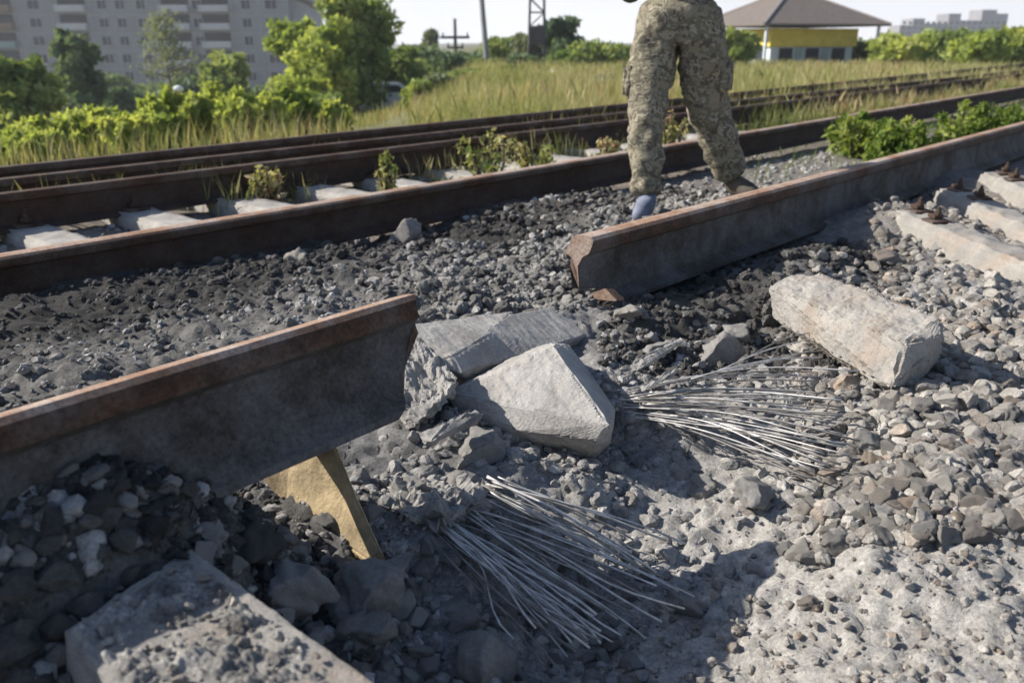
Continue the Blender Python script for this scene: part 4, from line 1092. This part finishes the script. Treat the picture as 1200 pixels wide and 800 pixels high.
# street lamp with white globe at left
q = P(209, 104, 38); zb = gh(q.x, q.y); t = empty('street_lamp', (q.x, q.y, zb)); bm = bmesh.new(); tube(bm, Vector((0, 0, 0)), Vector((0, 0, q.z-zb)), .06, .05, 6)
me = bpy.data.meshes.new('pole'); bm.to_mesh(me); bm.free(); me.materials.append(POSTD); o = bpy.data.objects.new('pole', me); C.objects.link(o); o.parent = t
bm = bmesh.new(); bmesh.ops.create_icosphere(bm, subdivisions=2, radius=.17, matrix=Matrix.Translation((0, 0, q.z-zb))); bmesh.ops.scale(bm, vec=(1.3, 1, .85), space=Matrix.Translation((0, 0, -(q.z-zb))), verts=bm.verts)
me = bpy.data.meshes.new('lamp_globe'); bm.to_mesh(me); bm.free(); me.materials.append(mat_plain('white_globe', (.85, .85, .85), .4)); o = bpy.data.objects.new('lamp_globe', me); C.objects.link(o); o.parent = t
tag(t, 'small street lamp with white globe among the left trees', 'street lamp')

# ------------------------------------------------------------------ white car half hidden behind the bushes
def car():
    T = 36.0; q = P(449, 128, T); zb = gh(q.x, q.y)
    t = empty('parked_car', (q.x, q.y, zb)); t.rotation_euler = (0, 0, R(12))
    pr = [(-2.1, .35), (-2.15, .75), (-1.95, .92), (-1.45, .98), (-.85, 1.42), (.65, 1.44), (1.35, 1.0), (2.0, .88), (2.15, .62), (2.1, .35)]
    def prof(pr, w_, nm, m, par, y0=0):
        bm = bmesh.new(); A = [bm.verts.new((x, -w_, z)) for x, z in pr]; B = [bm.verts.new((x, w_, z)) for x, z in pr]
        bm.faces.new(A); bm.faces.new(B[::-1]); k = len(pr)
        for i in range(k): bm.faces.new((A[i], B[i], B[(i+1) % k], A[(i+1) % k]))
        bmesh.ops.recalc_face_normals(bm, faces=bm.faces); bmesh.ops.bevel(bm, geom=bm.edges[:], offset=.05, segments=2, affect='EDGES')
        me = bpy.data.meshes.new(nm); bm.to_mesh(me); bm.free(); me.materials.append(m); o = bpy.data.objects.new(nm, me); C.objects.link(o); o.parent = par; return o
    wp_ = mat_plain('white_paint', (.75, .76, .78), .3, 0, .04, 1)
    prof(pr, .85, 'body', wp_, t)
    prof([(-1.3, 1.0), (-.82, 1.36), (-.1, 1.37), (-.1, 1.0)], .87, 'window', GLASS, t); prof([(0, 1.0), (0, 1.37), (.6, 1.37), (1.15, 1.0)], .87, 'window', GLASS, t)
    for x in (-1.35, 1.35):
        for y in (-.8, .8):
            bm = bmesh.new(); bmesh.ops.create_cone(bm, cap_ends=True, segments=20, radius1=.33, radius2=.33, depth=.22, matrix=Matrix.Translation((x, y, .33)) @ Matrix.Rotation(math.pi/2, 4, 'X'))
            me = bpy.data.meshes.new('wheel'); bm.to_mesh(me); bm.free(); me.materials.append(POSTD); o = bpy.data.objects.new('wheel', me); C.objects.link(o); o.parent = t
    tag(t, 'white car half hidden by grass under the big leafy tree', 'car')
car()

# ------------------------------------------------------------------ person
def mat_camo():
    m = M('camouflage_cloth', .9)
    base = (.17, .145, .10)
    a = m.ramp(m.noise(16, 2, .5, sx=(1, 1, 1.3), dist=.6), [(0, (.25, .225, .165)), (.46, (.165, .155, .11)), (.55, (.31, .28, .21)), (.63, (.11, .105, .08))], True)
    b = m.ramp(m.noise(38, 1, .5), [(0, g(0)), (.60, g(1))], True)
    c = m.mix(b, a, (.12, .10, .08))
    m.col(c); m.bump(m.noise(14, 5, .6, sx=(1, 1, 2.2)), .03, .6); m.bump(m.noise(500, 2), .0006, .5)
    return m.m
CAMO = mat_camo()
SKIN = mat_plain('skin', (.55, .36, .27), .55, 0, .08, 12)
JACK = mat_plain('dark_green_jacket', (.065, .085, .055), .9, 0, .25, 10, .004)
BOOT = mat_plain('tan_boot', (.10, .085, .07), .8, 0, .3, 20, .002)
SHOE = mat_plain('blue_grey_shoe', (.17, .19, .26), .7, 0, .3, 20, .002)
HAIRM = mat_plain('brown_hair', (.05, .035, .025), .8, 0, .3, 60, .003)
def skin(name, verts, edges, radii, m, parent, sub=2, root=0, disp=0, dscale=.1):
    me = bpy.data.meshes.new(name); me.from_pydata([tuple(v) for v in verts], edges, []); me.update()
    o = link(name, me, m, parent)
    sk = o.modifiers.new('skin', 'SKIN'); sk.use_smooth_shade = True; sk.branch_smoothing = .6
    for i, r in enumerate(radii):
        o.data.skin_vertices[0].data[i].radius = (r, r) if not isinstance(r, tuple) else r
        o.data.skin_vertices[0].data[i].use_root = (i == root)
    s = o.modifiers.new('sub', 'SUBSURF'); s.levels = sub; s.render_levels = sub
    if disp:
        tx = bpy.data.textures.new(name, 'CLOUDS'); tx.noise_scale = dscale; tx.noise_depth = 3
        d = o.modifiers.new('folds', 'DISPLACE'); d.texture = tx; d.strength = disp; d.mid_level = .5; d.texture_coords = 'GLOBAL'
    return o
def person():
    fl = P(757, 249, 4.05); fr = P(862, 224, 4.32)
    zl, zr = fl.z, fr.z
    cx = P(789, 20, 4.12); pel = Vector((cx.x, (fl.y+fr.y)/2+.05, cx.z-.02))
    t = empty('person', (pel.x, pel.y, min(zl, zr)))
    fw = Vector((-.35, -.94, 0)).normalized(); rt = Vector((fw.y, -fw.x, 0))  # rt: picture left side of the man
    if rt.x > 0: rt = -rt
    hl = pel+rt*.105+Vector((0, 0, -.05)); hr = pel-rt*.11+Vector((0, 0, -.05))
    kl = P(757, 128, 4.03); kr = P(826, 118, 4.12)
    al = fl+Vector((0.0, .02, .06)); ar = fr+Vector((-.01, .02, .06))
    vs_ = [pel+Vector((0, 0, .02)), pel+Vector((0, 0, .14)), hl, hl.lerp(kl, .45), kl, kl.lerp(al, .5), al+Vector((0, 0, .0)), hr, hr.lerp(kr, .45), kr, kr.lerp(ar, .5), ar+Vector((0, 0, .0))]
    skin('trousers', vs_, [(0, 1), (0, 2), (2, 3), (3, 4), (4, 5), (5, 6), (0, 7), (7, 8), (8, 9), (9, 10), (10, 11)],
         [(.21, .17), (.20, .16), .145, .122, .092, .088, .074, .138, .130, .108, .104, .086], CAMO, t, 3, 0, .055, .085)
    # cargo pockets
    for c, nm in ((hl.lerp(kl, .62)+rt*.085, 'pocket'), (hr.lerp(kr, .62)-rt*.095, 'pocket')):
        bm = bmesh.new(); bmesh.ops.create_cube(bm, size=1, matrix=Matrix.Translation(c) @ Matrix.Rotation(math.atan2(rt.y, rt.x), 4, 'Z') @ Matrix.Diagonal((.06, .15, .17, 1)))
        bmesh.ops.bevel(bm, geom=bm.edges[:], offset=.02, segments=3, affect='EDGES'); bmesh.ops.subdivide_edges(bm, edges=bm.edges[:], cuts=2, use_grid_fill=True); roughen(bm, .02, 20, 4)
        from_bm(nm, bm, CAMO, t, True)
    # shoes
    for a, f_, m_, d_ in ((al, fl, SHOE, fw), (ar, fr, BOOT, Vector((.5, -.85, 0)).normalized())):
        skin('shoe', [a+Vector((0, 0, .045)), a+Vector((0, 0, -.03)), a-d_*.05+Vector((0, 0, -.055)), a+d_*.09+Vector((0, 0, -.045)), a+d_*.18+Vector((0, 0, -.058))],
             [(0, 1), (1, 2), (1, 3), (3, 4)], [.062, .058, .048, .052, .042], m_, t, 2, 1)
    # torso with jacket, arms, head
    ch = pel+Vector((0, .0, .42)); nk = pel+Vector((0, 0, .60))
    sl, sr = ch+rt*.19+Vector((0, 0, .08)), ch-rt*.19+Vector((0, 0, .08))
    el, er = sl+rt*.10+Vector((0, .02, -.28)), sr-rt*.10+Vector((0, .02, -.28))
    wl, wr = el-rt*.06+fw*.20+Vector((0, 0, .10)), er+rt*.06+fw*.20+Vector((0, 0, .10))
    skin('jacket', [pel+Vector((0, 0, .17)), pel+Vector((0, 0, .28)), ch, nk+Vector((0, 0, -.06)), sl, el, wl, sr, er, wr, P(738, -18, 4.03), P(731, 2, 4.02)], [(0, 1), (1, 2), (2, 3), (2, 4), (4, 5), (5, 6), (2, 7), (7, 8), (8, 9), (1, 10), (10, 11)],
         [.215, .20, .17, .07, .075, .062, .05, .075, .062, .05, .075, .05], JACK, t, 2, 1, .02)
    # hanging jacket hem flap on the picture left
    hm = P(735, 2, 4.02)
    hc = nk+Vector((0, 0, .16))+fw*.02
    bvs = [pel+Vector((0, 0, .3)), ch, nk, hc, hc+Vector((0, 0, .07)), hc+fw*.035+Vector((0, 0, -.06))]
    be_ = [(0, 1), (1, 2), (2, 3), (3, 4), (3, 5)]; br = [.10, .11, .058, .082, .075, .05]
    for s0, e0, w0 in ((sl, el, wl), (sr, er, wr)):
        i0 = len(bvs); dd = (w0-e0).normalized(); bvs += [s0, e0, w0, w0+dd*.07]; be_ += [(1, i0), (i0, i0+1), (i0+1, i0+2), (i0+2, i0+3)]; br += [.05, .04, .028, (.035, .018)]
        sd = dd.cross(fw).normalized()
        for q in range(4):
            b0 = w0+dd*.10+sd*(q-1.5)*.02; ln = (.07, .08, .075, .06)[q]; i1 = len(bvs)
            bvs += [b0, b0+dd*ln*.5+fw*.008, b0+dd*ln*.9+fw*.03]; be_ += [(i0+3, i1), (i1, i1+1), (i1+1, i1+2)]; br += [.0095, .009, .0075]
        i1 = len(bvs); bvs += [w0+dd*.04+fw*.03, w0+dd*.08+fw*.05]; be_ += [(i0+3, i1), (i1, i1+1)]; br += [.011, .009]
    skin('body', bvs, be_, br, SKIN, t, 2, 0)
    # face
    for s_ in (-1, 1):
        bm = bmesh.new(); bmesh.ops.create_icosphere(bm, subdivisions=2, radius=.013, matrix=Matrix.Translation(hc+rt*s_*.032+fw*.078+Vector((0, 0, .012)))); from_bm('eye', bm, mat_eye, t, True)
        bm = bmesh.new(); bmesh.ops.create_icosphere(bm, subdivisions=2, radius=.03, matrix=Matrix.Translation(hc+rt*s_*.082+Vector((0, 0, 0))) @ Matrix.Diagonal((.35, .7, 1.1, 1))); from_bm('ear', bm, SKIN, t, True)
    bm = bmesh.new(); bmesh.ops.create_cone(bm, cap_ends=True, segments=10, radius1=.017, radius2=.006, depth=.05, matrix=Matrix.Translation(hc+fw*.088+Vector((0, 0, -.012)))); from_bm('nose', bm, SKIN, t, True)
    bm = bmesh.new(); bmesh.ops.create_icosphere(bm, subdivisions=2, radius=.024, matrix=Matrix.Translation(hc+fw*.078+Vector((0, 0, -.052))) @ Matrix.Diagonal((1, .5, .25, 1))); from_bm('mouth', bm, mat_lip, t, True)
    V_ = ICO[3][0]*np.array([.092, .1, .1])+np.array(hc-fw*.012+Vector((0, 0, .045))); keep = [f for f in ICO[3][1] if V_[f][:, 2].mean() > hc.z+.03 or ((V_[f].mean(0)-np.array(hc))@np.array(fw) < -.02 and V_[f][:, 2].mean() > hc.z-.05)]
    link('hair', np_mesh('hair', V_, keep, True), HAIRM, t)
    tag(t, 'man in camouflage trousers and dark green jacket standing between the rails', 'person')
mat_eye = mat_plain('eye', (.3, .28, .26), .2); mat_lip = mat_plain('lip', (.42, .2, .17), .5)
person()

# ------------------------------------------------------------------ haze in the air
bm = bmesh.new(); bmesh.ops.create_cube(bm, size=1, matrix=Matrix.Translation((100, 300, 15)) @ Matrix.Diagonal((1500, 1500, 60, 1)))
hm = bpy.data.materials.new('haze_air'); hm.use_nodes = True; hm.node_tree.nodes.remove(hm.node_tree.nodes['Principled BSDF'])
pv = hm.node_tree.nodes.new('ShaderNodeVolumePrincipled'); pv.inputs['Color'].default_value = (.92, .94, 1, 1); pv.inputs['Density'].default_value = .0006; pv.inputs['Anisotropy'].default_value = .2
hm.node_tree.links.new(pv.outputs[0], hm.node_tree.nodes['Material Output'].inputs['Volume'])
tag(from_bm('haze', bm, hm), kind='stuff')
